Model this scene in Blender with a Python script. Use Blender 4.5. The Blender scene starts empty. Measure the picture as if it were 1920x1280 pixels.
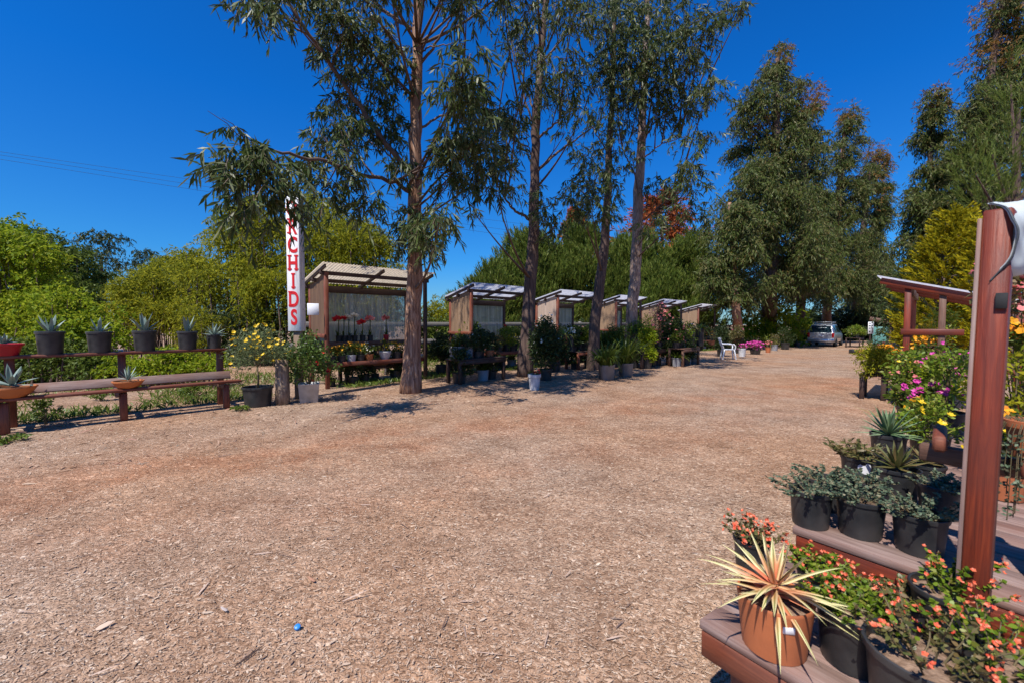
import bpy, math, random
import numpy as np
from mathutils import Matrix, Vector, Euler
SC = bpy.context.scene
COL = SC.collection
rng = np.random.default_rng(11)
random.seed(5)
# ------------------------------------------------------------------ camera geometry
F, HZ, EYE = 800.0, 607.0, 1.5
PITCH = math.atan((640-HZ)/F)
CP, SP = math.cos(PITCH), math.sin(PITCH)
def ray(px, py):
    x, y = (px-960)/F, (640-py)/F
    return np.array([x, CP+y*SP, -SP+y*CP])
def gz(x, y):
    t = min(max((math.hypot(x, y)-18)/22, 0), 1)
    return -0.24*t*t*(3-2*t)
def G(px, py, z=0.0):            # where the line of sight meets the level z above ground
    r = ray(px, py); t = (z-EYE)/r[2]
    for _ in range(4):
        t = (z+gz(r[0]*t, r[1]*t)-EYE)/r[2]
    return np.array([r[0]*t, r[1]*t, EYE+r[2]*t])
def D(px, py, d):                # the point of the line of sight that lies d metres ahead
    r = ray(px, py); t = d/r[1]
    return np.array([r[0]*t, d, EYE+r[2]*t])
def GD(px, d):                    # the ground point d metres ahead in the column px
    x = (px-960)/F*d; return np.array([x, d, gz(x, d)])
def nrm(v):
    v = np.asarray(v, float); return v/np.maximum(np.linalg.norm(v, axis=-1, keepdims=True), 1e-9)
# ------------------------------------------------------------------ mesh builder
def _box_topology():
    keys = [(a, s, p, q) for a in range(3) for s in (-1, 1) for p in (-1, 1) for q in (-1, 1)]
    idx = {k: i for i, k in enumerate(keys)}
    pos = []
    for a, s, p, q in keys:
        sg = [0, 0, 0]; sg[a] = s; o = [i for i in range(3) if i != a]; sg[o[0]] = p; sg[o[1]] = q
        pos.append((a, sg))
    def by(a, sg):
        o = [i for i in range(3) if i != a]; return idx[(a, sg[a], sg[o[0]], sg[o[1]])]
    quads, tris = [], []
    for a in range(3):
        o = [i for i in range(3) if i != a]
        for s in (-1, 1):
            f = []
            for p, q in ((-1, -1), (1, -1), (1, 1), (-1, 1)):
                sg = [0, 0, 0]; sg[a] = s; sg[o[0]] = p; sg[o[1]] = q; f.append(by(a, sg))
            quads.append(f)
    for a, b in ((0, 1), (0, 2), (1, 2)):
        c = 3-a-b
        for sa in (-1, 1):
            for sb in (-1, 1):
                f = []
                for ax, sc_ in ((a, -1), (a, 1), (b, 1), (b, -1)):
                    sg = [0, 0, 0]; sg[a] = sa; sg[b] = sb; sg[c] = sc_; f.append(by(ax, sg))
                quads.append(f)
    for sx in (-1, 1):
        for sy in (-1, 1):
            for sz in (-1, 1):
                tris.append([by(0, [sx, sy, sz]), by(1, [sx, sy, sz]), by(2, [sx, sy, sz])])
    test = np.array([[sg[i]*(1.0 if i == a else .9) for i in range(3)] for a, sg in pos])
    def fix(fs):
        out = []
        for f in fs:
            v = test[f]; n = np.cross(v[1]-v[0], v[2]-v[0])
            out.append(f if np.dot(n, v.mean(0)) > 0 else f[::-1])
        return np.array(out)
    return [a for a, _ in pos], np.array([sg for _, sg in pos]), fix(quads), fix(tris)
BA, BS, BQ, BT = _box_topology()
def rotz(a):
    c, s = math.cos(a), math.sin(a); return np.array([[c, -s, 0], [s, c, 0], [0, 0, 1.0]])
class MB:
    def __init__(s): s.V = []; s.Q = []; s.T = []; s.U = []; s.n = 0
    def add(s, V, Q=None, T=None, U=None):
        V = np.asarray(V, float).reshape(-1, 3)
        s.V.append(V); s.U.append(np.zeros((len(V), 2)) if U is None else np.asarray(U, float).reshape(-1, 2))
        if Q is not None and len(Q): s.Q.append(np.asarray(Q, int).reshape(-1, 4)+s.n)
        if T is not None and len(T): s.T.append(np.asarray(T, int).reshape(-1, 3)+s.n)
        s.n += len(V); return s
    def box(s, c, size, R=None, ch=None):
        h = np.array(size, float)/2; m = h.min()*2
        ch = min(.005, .12*m) if ch is None else ch
        V = np.empty((24, 3)); U = np.empty((24, 2)); g = int(np.argmax(h)); off = rng.random(2)*20
        for i in range(24):
            a = BA[i]; V[i] = BS[i]*(h-ch); V[i, a] = BS[i, a]*h[a]
            o = [k for k in range(3) if k != a]
            if a == g: U[i] = (V[i, o[0]]*.3, V[i, o[1]])
            else:
                k = o[0] if o[1] == g else o[1]; U[i] = (V[i, g], V[i, k]+a*.37)
        if R is not None: V = V @ np.asarray(R).T
        return s.add(V+np.asarray(c, float), BQ, BT, U+off)
    def beam(s, p0, p1, w, h, up=(0, 0, 1), ch=None):      # w across, h along up
        p0, p1 = np.asarray(p0, float), np.asarray(p1, float); d = p1-p0; L = np.linalg.norm(d); x = d/L
        y = np.cross(up, x); y /= np.linalg.norm(y); z = np.cross(x, y)
        return s.box((p0+p1)/2, (L, w, h), np.stack([x, y, z], 1), ch)
    def tube(s, P, r, k=8, cap=True):
        P = np.asarray(P, float); n = len(P); r = np.broadcast_to(np.asarray(r, float), (n,))
        Tn = nrm(np.gradient(P, axis=0)); ref = np.array([0, 0, 1.0]) if abs(Tn[0, 2]) < .9 else np.array([1.0, 0, 0])
        x = nrm(np.cross(Tn[0], ref)); fr = []
        for i in range(n):
            x = nrm(x-Tn[i]*np.dot(x, Tn[i])); fr.append((x, np.cross(Tn[i], x)))
        a = np.arange(k)/k*2*math.pi
        V = np.concatenate([P[i]+r[i]*(np.outer(np.cos(a), fr[i][0])+np.outer(np.sin(a), fr[i][1])) for i in range(n)])
        i, j = np.meshgrid(np.arange(n-1), np.arange(k), indexing='ij'); j2 = (j+1) % k
        Q = np.stack([i*k+j, i*k+j2, (i+1)*k+j2, (i+1)*k+j], -1).reshape(-1, 4)
        L = np.concatenate([[0], np.cumsum(np.linalg.norm(np.diff(P, axis=0), axis=1))])
        U = np.stack([np.repeat(L, k), np.tile(np.abs(a/math.pi-1)*r.max()*3, n)], 1)
        T = None
        if cap:
            V = np.concatenate([V, P[:1], P[-1:]]); U = np.concatenate([U, [[0, 0], [0, 0]]])
            jj = np.arange(k); T = np.concatenate([np.stack([(jj+1) % k, jj, np.full(k, n*k)], 1), np.stack([(n-1)*k+jj, (n-1)*k+(jj+1) % k, np.full(k, n*k+1)], 1)])
        return s.add(V, Q, T, U)
    def lathe(s, prof, k=20, c=(0, 0, 0)):
        prof = np.asarray(prof, float); n = len(prof); a = np.arange(k)/k*2*math.pi
        V = np.stack([np.outer(prof[:, 0], np.cos(a)), np.outer(prof[:, 0], np.sin(a)), np.repeat(prof[:, 1:], k, 1)], -1).reshape(-1, 3)
        i, j = np.meshgrid(np.arange(n-1), np.arange(k), indexing='ij'); j2 = (j+1) % k
        Q = np.stack([i*k+j, i*k+j2, (i+1)*k+j2, (i+1)*k+j], -1).reshape(-1, 4)
        U = np.stack([np.tile(a/6.28, n), np.repeat(prof[:, 1], k)], 1)
        return s.add(V+np.asarray(c), Q, None, U)
    def grid(s, P):                                     # P (m,n,3)
        P = np.asarray(P, float); m, n = P.shape[:2]
        i, j = np.meshgrid(np.arange(m-1), np.arange(n-1), indexing='ij')
        Q = np.stack([i*n+j, i*n+j+1, (i+1)*n+j+1, (i+1)*n+j], -1).reshape(-1, 4)
        u, v = np.meshgrid(np.linspace(0, 1, m), np.linspace(0, 1, n), indexing='ij')
        return s.add(P.reshape(-1, 3), Q, None, np.stack([u, v], -1).reshape(-1, 2))
    def ribbons(s, P, Dr, L, W, S=2, prof=None, droop=0.0, side=None, fold=0.0):
        P = np.asarray(P, float).reshape(-1, 3); N = len(P); Dr = nrm(np.broadcast_to(Dr, (N, 3)))
        L = np.broadcast_to(L, (N,)); W = np.broadcast_to(W, (N,)); droop = np.broadcast_to(droop, (N,))
        if side is None: side = np.cross(Dr, rng.normal(size=(N, 3)))
        side = nrm(side); up = np.cross(side, Dr)
        t = np.linspace(0, 1, S+1)
        if prof is None: prof = {1: [1, 1], 2: [.2, 1, .04], 3: [.4, 1, .75, .04], 4: [.5, .95, 1, .65, .03]}.get(S, list(np.clip(np.sin(np.linspace(.5, 3.1, S+1)), .03, 1)))
        prof = np.asarray(prof)
        C = P[:, None]+Dr[:, None]*(L[:, None]*t)[..., None]; C[..., 2] -= (droop*L)[:, None]*t**2
        w = (W[:, None]*prof*.5)[..., None]*side[:, None]
        if fold:
            m = C-up[:, None]*(W[:, None]*prof*fold)[..., None]
            V = np.stack([C-w, m, C+w], 2); k = 3
        else:
            V = np.stack([C-w, C+w], 2); k = 2
        b = (np.arange(N)*(S+1)*k)[:, None, None]; i = np.arange(S)[None, :, None]; j = np.arange(k-1)[None, None, :]
        q = b+i*k+j
        Q = np.stack([q, q+1, q+k+1, q+k], -1).reshape(-1, 4)
        U = np.broadcast_to(np.stack(np.meshgrid(t, np.linspace(0, 1, k), indexing='ij')[::-1], -1), (N, S+1, k, 2))
        return s.add(V, Q, None, U)
    def build(s, name, m, parent=None, smooth=False, loc=None, extra=None):
        if extra is not None:                        # a second shape in the same mesh with its own material
            mb2, m2 = extra; nq, nt_q = sum(map(len, s.Q)), sum(map(len, s.T)); n0 = s.n
            for q in mb2.Q: s.Q.append(q+n0)
            for q in mb2.T: s.T.append(q+n0)
            s.V += mb2.V; s.U += mb2.U
            qa, ta = sum(map(len, s.Q)), sum(map(len, s.T))
        V = np.concatenate(s.V).astype(np.float32); U = np.concatenate(s.U)
        Q = np.concatenate(s.Q) if s.Q else np.zeros((0, 4), int); T = np.concatenate(s.T) if s.T else np.zeros((0, 3), int)
        me = bpy.data.meshes.new(name); me.vertices.add(len(V)); me.vertices.foreach_set('co', V.ravel())
        li = np.concatenate([Q.ravel(), T.ravel()]).astype(np.int32)
        st = np.concatenate([np.arange(len(Q))*4, len(Q)*4+np.arange(len(T))*3]).astype(np.int32)
        me.loops.add(len(li)); me.loops.foreach_set('vertex_index', li)
        me.polygons.add(len(st)); me.polygons.foreach_set('loop_start', st)
        me.uv_layers.new(name='UVMap').data.foreach_set('uv', U[li].astype(np.float32).ravel())
        me.update(calc_edges=True)
        if smooth:
            me.polygons.foreach_set('use_smooth', np.ones(len(st), bool))
            if len(st) < 4000: me.set_sharp_from_angle(angle=.75)
        me.materials.append(m)
        if extra is not None:
            me.materials.append(m2); mi = np.zeros(qa+ta, np.int32); mi[nq:qa] = 1; mi[qa+nt_q:] = 1; me.polygons.foreach_set('material_index', mi)
        o = bpy.data.objects.new(name, me); COL.objects.link(o)
        if parent is not None: o.parent = parent
        if loc is not None: o.location = loc
        return o
def tag(o, label=None, cat=None, group=None, kind=None):
    if label: o['label'] = label
    if cat: o['category'] = cat
    if group: o['group'] = group
    if kind: o['kind'] = kind
    return o
def thing(name, label, cat, loc=(0, 0, 0), rz=0.0, group=None):
    o = bpy.data.objects.new(name, None); o.empty_display_size = .1; COL.objects.link(o)
    o.location = tuple(float(v) for v in loc); o.rotation_euler = (0, 0, rz)
    return tag(o, label, cat, group)
def relabel(o, label): o['label'] = label; return o
def copy_tree(o, loc, rz=None, label=None, parent=None, scale=None):
    c = o.copy(); COL.objects.link(c); c.parent = parent
    if parent is None:
        c.location = tuple(float(v) for v in loc)
        if rz is not None: c.rotation_euler = (0, 0, rz)
        if label: c['label'] = label
        if scale: c.scale = (scale,)*3
    for ch in [x for x in bpy.data.objects if x.parent == o]: copy_tree(ch, None, parent=c)
    return c
# ------------------------------------------------------------------ materials
def mk(name):
    m = bpy.data.materials.new(name); m.use_nodes = True; nt = m.node_tree; nt.nodes.clear()
    out = nt.nodes.new('ShaderNodeOutputMaterial')
    def nd(t, **kw):
        n = nt.nodes.new('ShaderNode'+t)
        for k, v in kw.items():
            if hasattr(n, k) and k not in n.inputs: setattr(n, k, v)
            else: n.inputs[k].default_value = v
        return n
    return m, nt, out, nd
def c4(c): return (c[0], c[1], c[2], 1.0)
def ramp(nd, stops):
    r = nd('ValToRGB'); e = r.color_ramp.elements
    while len(e) < len(stops): e.new(.5)
    for i, (p, c) in enumerate(stops): e[i].position = p; e[i].color = c4(c)
    return r
def m_plain(name, c1, c2=None, rough=.6, scale=6.0, spec=.4, metal=0.0, bump=0.0, fine=60.0, coat=0.0):
    m, nt, out, nd = mk(name); L = nt.links.new
    b = nd('BsdfPrincipled'); b.inputs['Roughness'].default_value = rough; b.inputs['Metallic'].default_value = metal
    b.inputs['Specular IOR Level'].default_value = spec; b.inputs['Coat Weight'].default_value = coat
    co = nd('TexCoord'); n = nd('TexNoise'); n.inputs['Scale'].default_value = scale; n.inputs['Detail'].default_value = 6
    L(co.outputs['Object'], n.inputs['Vector'])
    r = ramp(nd, [(.3, c1), (.7, c2 or tuple(x*.75 for x in c1))]); L(n.outputs['Fac'], r.inputs['Fac']); L(r.outputs['Color'], b.inputs['Base Color'])
    if bump:
        n2 = nd('TexNoise'); n2.inputs['Scale'].default_value = fine; n2.inputs['Detail'].default_value = 5; L(co.outputs['Object'], n2.inputs['Vector'])
        bp = nd('Bump'); bp.inputs['Strength'].default_value = bump; bp.inputs['Distance'].default_value = .01
        L(n2.outputs['Fac'], bp.inputs['Height']); L(bp.outputs['Normal'], b.inputs['Normal'])
    L(b.outputs[0], out.inputs[0]); return m
def m_wood(name, dark, mid, light, rough=.6, grain=26.0, weather=None, wamt=.5, bump=.35):
    m, nt, out, nd = mk(name); L = nt.links.new
    uv = nd('UVMap'); mp = nd('Mapping'); mp.inputs['Scale'].default_value = (1.6, grain, 1); L(uv.outputs[0], mp.inputs['Vector'])
    n = nd('TexNoise'); n.inputs['Scale'].default_value = 2.2; n.inputs['Detail'].default_value = 8; n.inputs['Roughness'].default_value = .65; n.inputs['Distortion'].default_value = .6
    L(mp.outputs[0], n.inputs['Vector'])
    r = ramp(nd, [(.28, dark), (.5, mid), (.74, light)]); L(n.outputs['Fac'], r.inputs['Fac'])
    n2 = nd('TexNoise'); n2.inputs['Scale'].default_value = 3.0; n2.inputs['Detail'].default_value = 7; L(uv.outputs[0], n2.inputs['Vector'])
    r2 = ramp(nd, [(.42, (0, 0, 0)), (.68, (wamt,)*3)]); L(n2.outputs['Fac'], r2.inputs['Fac'])
    mx = nd('MixRGB'); L(r2.outputs['Color'], mx.inputs['Fac']); L(r.outputs['Color'], mx.inputs['Color1']); mx.inputs['Color2'].default_value = c4(weather or light)
    b = nd('BsdfPrincipled'); b.inputs['Roughness'].default_value = rough; b.inputs['Specular IOR Level'].default_value = .35
    L(mx.outputs[0], b.inputs['Base Color'])
    bp = nd('Bump'); bp.inputs['Strength'].default_value = bump; bp.inputs['Distance'].default_value = .006
    L(n.outputs['Fac'], bp.inputs['Height']); L(bp.outputs['Normal'], b.inputs['Normal'])
    L(b.outputs[0], out.inputs[0]); return m
def m_leaf(name, cols, rough=.45, trans=.3, spec=.4):
    m, nt, out, nd = mk(name); L = nt.links.new
    g = nd('NewGeometry'); k = len(cols)
    r = ramp(nd, [(i/(k-1), c) for i, c in enumerate(cols)]); L(g.outputs['Random Per Island'], r.inputs['Fac'])
    b = nd('BsdfPrincipled'); b.inputs['Roughness'].default_value = rough; b.inputs['Specular IOR Level'].default_value = spec
    L(r.outputs['Color'], b.inputs['Base Color'])
    t = nd('BsdfTranslucent'); gm = nd('Gamma'); gm.inputs['Gamma'].default_value = .85; L(r.outputs['Color'], gm.inputs['Color']); L(gm.outputs[0], t.inputs['Color'])
    mx = nd('MixShader'); mx.inputs[0].default_value = trans; L(b.outputs[0], mx.inputs[1]); L(t.outputs[0], mx.inputs[2])
    L(mx.outputs[0], out.inputs[0]); return m
def m_sheet(name, col, see=.1, trans=.5, rough=.4, streak=None):      # translucent plastic sheet
    m, nt, out, nd = mk(name); L = nt.links.new
    co = nd('TexCoord'); mp = nd('Mapping'); mp.inputs['Scale'].default_value = (9, 9, .7); L(co.outputs['Object'], mp.inputs['Vector'])
    n = nd('TexNoise'); n.inputs['Scale'].default_value = 1.5; n.inputs['Detail'].default_value = 5; L(mp.outputs[0], n.inputs['Vector'])
    r = ramp(nd, [(.3, streak or tuple(x*.7 for x in col)), (.65, col)]); L(n.outputs['Fac'], r.inputs['Fac'])
    b = nd('BsdfPrincipled'); b.inputs['Roughness'].default_value = rough; L(r.outputs['Color'], b.inputs['Base Color'])
    t = nd('BsdfTranslucent'); L(r.outputs['Color'], t.inputs['Color'])
    mx = nd('MixShader'); mx.inputs[0].default_value = trans; L(b.outputs[0], mx.inputs[1]); L(t.outputs[0], mx.inputs[2])
    tr = nd('BsdfTransparent'); tr.inputs['Color'].default_value = (.9, .93, .9, 1)
    m2 = nd('MixShader'); m2.inputs[0].default_value = see; L(mx.outputs[0], m2.inputs[1]); L(tr.outputs[0], m2.inputs[2])
    L(m2.outputs[0], out.inputs[0]); return m
def m_bark(name, cols, sc=(6, 6, .8), bump=.6):
    m, nt, out, nd = mk(name); L = nt.links.new
    co = nd('TexCoord'); mp = nd('Mapping'); mp.inputs['Scale'].default_value = sc; L(co.outputs['Object'], mp.inputs['Vector'])
    n = nd('TexNoise'); n.inputs['Scale'].default_value = 2.2; n.inputs['Detail'].default_value = 9; n.inputs['Roughness'].default_value = .62; n.inputs['Distortion'].default_value = .8; L(mp.outputs[0], n.inputs['Vector'])
    k = len(cols); r = ramp(nd, [(.3+.42*i/(k-1), c) for i, c in enumerate(cols)]); L(n.outputs['Fac'], r.inputs['Fac'])
    b = nd('BsdfPrincipled'); b.inputs['Roughness'].default_value = .8; b.inputs['Specular IOR Level'].default_value = .2; L(r.outputs['Color'], b.inputs['Base Color'])
    bp = nd('Bump'); bp.inputs['Strength'].default_value = bump; bp.inputs['Distance'].default_value = .03; L(n.outputs['Fac'], bp.inputs['Height']); L(bp.outputs['Normal'], b.inputs['Normal'])
    L(b.outputs[0], out.inputs[0]); return m
M = {}
M['red'] = m_wood('redwood', (.075, .018, .009), (.16, .04, .018), (.25, .07, .03), weather=(.22, .12, .09), wamt=.45)
M['redbright'] = m_wood('stained_redwood', (.07, .011, .005), (.165, .025, .009), (.26, .046, .014), rough=.5, grain=34, weather=(.085, .026, .018), wamt=.7, bump=.45)
M['brown'] = m_wood('brown_wood', (.05, .022, .014), (.11, .05, .03), (.17, .085, .055), weather=(.2, .14, .11), wamt=.4)
M['greywood'] = m_wood('weathered_boards', (.12, .075, .062), (.24, .16, .135), (.34, .25, .22), weather=(.20, .09, .06), wamt=.6)
M['dkwood'] = m_wood('dark_wood', (.02, .011, .008), (.045, .022, .016), (.08, .042, .03), weather=(.09, .06, .05), wamt=.4)
M['fence'] = m_wood('grey_fence_wood', (.10, .09, .08), (.18, .165, .15), (.25, .23, .21), wamt=.3)
M['stump'] = m_bark('log_bark', [(.12, .075, .05), (.24, .17, .12), (.36, .28, .21)], (8, 8, 1.5))
M['ply'] = m_sheet('tan_wall_sheet', (.50, .33, .20), see=.02, trans=.3, rough=.6, streak=(.36, .23, .13))
M['pink'] = m_sheet('cream_wall_sheet', (.62, .46, .36), see=.02, trans=.3, rough=.6, streak=(.48, .35, .27))
M['roofcream'] = m_sheet('cream_roof_sheet', (.78, .66, .5), see=.0, trans=.55, rough=.5)
M['roofwhite'] = m_sheet('white_roof_sheet', (.82, .82, .86), see=.03, trans=.6, rough=.4, streak=(.6, .6, .66))
M['back'] = m_sheet('cloudy_back_sheet', (.52, .54, .48), see=.3, trans=.35, rough=.3, streak=(.26, .28, .24))
M['black'] = m_plain('black_nursery_plastic', (.010, .011, .013), (.05, .047, .045), rough=.42, scale=7, spec=.45, bump=.08)
M['grey'] = m_plain('grey_planter', (.3, .3, .32), (.2, .2, .22), rough=.7, scale=5, bump=.2)
M['white'] = m_plain('white_plastic', (.8, .8, .8), (.7, .7, .7), rough=.35, scale=3)
M['whiteold'] = m_plain('scuffed_white_pot', (.58, .58, .6), (.4, .39, .38), rough=.5, scale=8)
M['terra'] = m_plain('terracotta', (.42, .13, .05), (.33, .10, .04), rough=.55, scale=7, bump=.08)
M['terra2'] = m_plain('orange_terracotta', (.55, .19, .06), (.42, .13, .04), rough=.6, scale=7, bump=.08)
M['redpot'] = m_plain('red_plastic', (.55, .02, .03), (.42, .015, .02), rough=.35, scale=4)
M['bluepot'] = m_plain('blue_glaze', (.05, .16, .2), (.03, .09, .13), rough=.25, scale=6)
M['soil'] = m_plain('potting_soil', (.06, .035, .022), (.16, .11, .07), rough=.95, scale=60, bump=.9, fine=90, spec=.1)
M['chipsoil'] = m_plain('bark_mulch_soil', (.30, .2, .14), (.14, .085, .055), rough=.95, scale=55, bump=.9, fine=90, spec=.1)
M['signwhite'] = m_bark('white_sign_paint', [(.5, .48, .45), (.74, .74, .74), (.82, .82, .83), (.84, .84, .85)], (9, 9, .8), bump=.08)
M['letter'] = m_plain('red_sign_paint', (.62, .008, .012), (.5, .006, .01), rough=.5, scale=5)
M['steel'] = m_plain('galvanised_steel', (.45, .46, .47), (.36, .37, .38), rough=.4, scale=14, metal=.7)
M['cloth'] = m_sheet('white_cloth', (.66, .7, .69), see=0, trans=.25, rough=.8, streak=(.55, .6, .6))
M['fold_shade'] = m_plain('painted_fold_shade', (.05, .06, .065), (.09, .1, .11), rough=.8, scale=30)  # dark colour standing in for the shading of the cloth's fold
M['paper'] = m_plain('white_paper', (.75, .75, .78), (.66, .66, .7), rough=.8, scale=3)
M['euc'] = m_leaf('gum_leaf', [(.022, .04, .008), (.046, .074, .014), (.078, .11, .022), (.14, .155, .07), (.07, .08, .02)], rough=.45, trans=.26, spec=.26)
M['eucfar'] = m_leaf('far_gum_leaf', [(.028, .046, .008), (.056, .084, .014), (.09, .118, .022), (.15, .158, .06), (.125, .085, .022)], rough=.5, trans=.28, spec=.2)
M['euctip'] = m_leaf('reddish_gum_tips', [(.16, .085, .018), (.2, .12, .025), (.25, .10, .03)], rough=.5, trans=.3, spec=.2)
M['acacia'] = m_leaf('yellow_green_leaf', [(.14, .165, .010), (.24, .25, .012), (.36, .32, .014), (.19, .205, .016), (.10, .12, .012)], trans=.44, spec=.12, rough=.6)
M['bright'] = m_leaf('bright_leaf', [(.10, .16, .008), (.18, .255, .010), (.27, .33, .012), (.33, .33, .02)], trans=.44, spec=.15, rough=.55)
M['mid'] = m_leaf('mid_green_leaf', [(.045, .075, .009), (.08, .115, .012), (.12, .15, .018)], trans=.33, spec=.2, rough=.55)
M['dark'] = m_leaf('dark_leaf', [(.018, .032, .010), (.034, .055, .014), (.06, .08, .02)], trans=.22, spec=.25, rough=.5)
M['pine'] = m_leaf('pine_needle', [(.055, .088, .012), (.09, .13, .016), (.13, .17, .024), (.19, .2, .04)], trans=.3, spec=.2, rough=.55)
M['rust'] = m_leaf('rusty_needle', [(.32, .075, .02), (.42, .115, .03), (.24, .06, .02), (.16, .07, .03)], trans=.3, spec=.15)
M['gold'] = m_leaf('golden_cypress', [(.26, .25, .012), (.44, .36, .012), (.54, .42, .015), (.14, .16, .012), (.36, .31, .012)], trans=.38, spec=.1, rough=.6)
M['agave'] = m_leaf('agave_leaf', [(.11, .16, .13), (.17, .23, .19), (.24, .30, .26)], rough=.5, trans=.06)
M['aloe'] = m_leaf('aloe_leaf', [(.07, .13, .055), (.12, .18, .08), (.18, .24, .13)], rough=.45, trans=.08)
M['strap'] = m_leaf('strap_leaf', [(.04, .068, .008), (.075, .11, .012), (.13, .155, .018)], rough=.42, trans=.32, spec=.3)
M['spider'] = m_leaf('yellow_strap_leaf', [(.16, .2, .02), (.26, .29, .03), (.36, .36, .06)], rough=.4, trans=.35)
M['rosegreen'] = m_leaf('rose_leaf', [(.04, .075, .014), (.075, .125, .02), (.12, .17, .034)], rough=.42, trans=.28, spec=.3)
M['daisygreen'] = m_leaf('daisy_leaf', [(.08, .11, .045), (.13, .165, .065), (.18, .21, .09)], trans=.35, spec=.2)
M['succ'] = m_leaf('blue_green_leaf', [(.04, .07, .045), (.075, .11, .065), (.12, .155, .09), (.2, .17, .10)], rough=.55, trans=.12, spec=.25)
M['kal'] = m_leaf('fresh_leaf', [(.07, .12, .008), (.12, .19, .012), (.18, .25, .018), (.24, .22, .04)], rough=.45, trans=.3, spec=.3)
M['olive'] = m_leaf('olive_leaf', [(.08, .09, .022), (.13, .13, .035), (.19, .12, .05), (.06, .075, .02)], rough=.45, trans=.2)
M['weed'] = m_leaf('weed_leaf', [(.07, .12, .015), (.12, .17, .02), (.16, .2, .03)], trans=.35)
M['fyel'] = m_leaf('yellow_petal', [(.75, .5, .02), (.85, .6, .03)], trans=.3)
M['fora'] = m_leaf('orange_petal', [(.72, .10, .04), (.8, .22, .10), (.76, .07, .03), (.82, .40, .24)], trans=.3)
M['fmari'] = m_leaf('marigold_petal', [(.75, .3, .01), (.8, .42, .015), (.7, .22, .01)], trans=.3)
M['fred'] = m_leaf('red_petal', [(.6, .01, .015), (.7, .03, .03), (.5, .01, .03)], trans=.25)
M['fpink'] = m_leaf('pink_petal', [(.62, .04, .3), (.72, .09, .4), (.55, .03, .32)], trans=.3)
M['frose'] = m_leaf('salmon_petal', [(.72, .16, .16), (.75, .3, .26), (.6, .1, .12)], trans=.3)
M['fwhite'] = m_leaf('white_petal', [(.8, .76, .6), (.82, .8, .72), (.75, .7, .6)], trans=.3)
M['stem'] = m_plain('plant_stem', (.10, .085, .035), (.14, .09, .05), rough=.7, scale=20)
M['twig'] = m_plain('brown_twig', (.09, .055, .04), (.14, .09, .065), rough=.8, scale=8)
M['bark1'] = m_bark('peeling_gum_bark', [(.06, .028, .02), (.20, .10, .06), (.38, .225, .145), (.56, .38, .27)], (13, 13, .8), bump=.9)
M['bark2'] = m_bark('dark_gum_bark', [(.04, .026, .022), (.10, .064, .052), (.2, .135, .105)], (12, 12, .9))
M['bark3'] = m_bark('pale_gum_bark', [(.10, .06, .045), (.27, .19, .15), (.46, .36, .30)], (7, 7, 1.6))
M['silver'] = m_plain('silver_car_paint', (.52, .54, .58), (.5, .52, .56), rough=.28, scale=2, metal=.6, coat=.6)
M['glass'] = m_plain('tinted_glass', (.01, .025, .035), (.015, .03, .04), rough=.06, scale=2, spec=.8)
M['tyre'] = m_plain('tyre_rubber', (.015, .015, .016), (.025, .025, .025), rough=.85, scale=20)
M['tail'] = m_plain('red_lamp', (.45, .01, .012), (.38, .01, .01), rough=.2, scale=4)
M['teal'] = m_plain('teal_paint', (.07, .2, .18), (.1, .24, .22), rough=.6, scale=5)
M['asph'] = m_plain('asphalt', (.17, .16, .165), (.13, .125, .13), rough=.9, scale=12, bump=.3)
M['blue'] = m_plain('blue_plastic', (.02, .2, .55), (.02, .17, .5), rough=.4, scale=4)
M['plydark'] = m_sheet('brown_wall_sheet', (.2, .115, .065), see=.0, trans=.2, rough=.6, streak=(.12, .065, .04))
M['curtain'] = m_sheet('curtain_wall_sheet', (.36, .23, .14), see=.0, trans=.25, rough=.7, streak=(.2, .12, .07))
M['plytan'] = m_sheet('weathered_tan_sheet', (.40, .26, .155), see=.0, trans=.25, rough=.6, streak=(.28, .17, .10))
# ------------------------------------------------------------------ special materials
def m_varieg():
    m, nt, out, nd = mk('striped_rosette_leaf'); L = nt.links.new
    uv = nd('UVMap'); sp = nd('SeparateXYZ'); L(uv.outputs[0], sp.inputs[0])
    g = nd('NewGeometry')
    a = nd('Math', operation='SUBTRACT'); L(sp.outputs[0], a.inputs[0]); a.inputs[1].default_value = .5
    ab = nd('Math', operation='ABSOLUTE'); L(a.outputs[0], ab.inputs[0])
    r = ramp(nd, [(.0, (.16, .2, .045)), (.12, (.30, .31, .1)), (.22, (.70, .60, .28)), (.5, (.78, .68, .36))]); L(ab.outputs[0], r.inputs['Fac'])
    r2 = ramp(nd, [(.05, (1, 1, 1)), (.36, (.8, .8, .8)), (.66, (0, 0, 0))]); L(sp.outputs[1], r2.inputs['Fac'])
    rr = ramp(nd, [(0, (.2, .2, .2)), (1, (1, 1, 1))]); L(g.outputs['Random Per Island'], rr.inputs['Fac'])
    mu = nd('Math', operation='MULTIPLY'); L(r2.outputs['Color'], mu.inputs[0]); L(rr.outputs['Color'], mu.inputs[1])
    mx = nd('MixRGB'); L(mu.outputs[0], mx.inputs['Fac']); L(r.outputs['Color'], mx.inputs['Color1']); mx.inputs['Color2'].default_value = (.6, .12, .06, 1)
    b = nd('BsdfPrincipled'); b.inputs['Roughness'].default_value = .4; L(mx.outputs[0], b.inputs['Base Color'])
    t = nd('BsdfTranslucent'); L(mx.outputs[0], t.inputs['Color'])
    ms = nd('MixShader'); ms.inputs[0].default_value = .2; L(b.outputs[0], ms.inputs[1]); L(t.outputs[0], ms.inputs[2]); L(ms.outputs[0], out.inputs[0]); return m
M['varieg'] = m_varieg()
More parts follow.
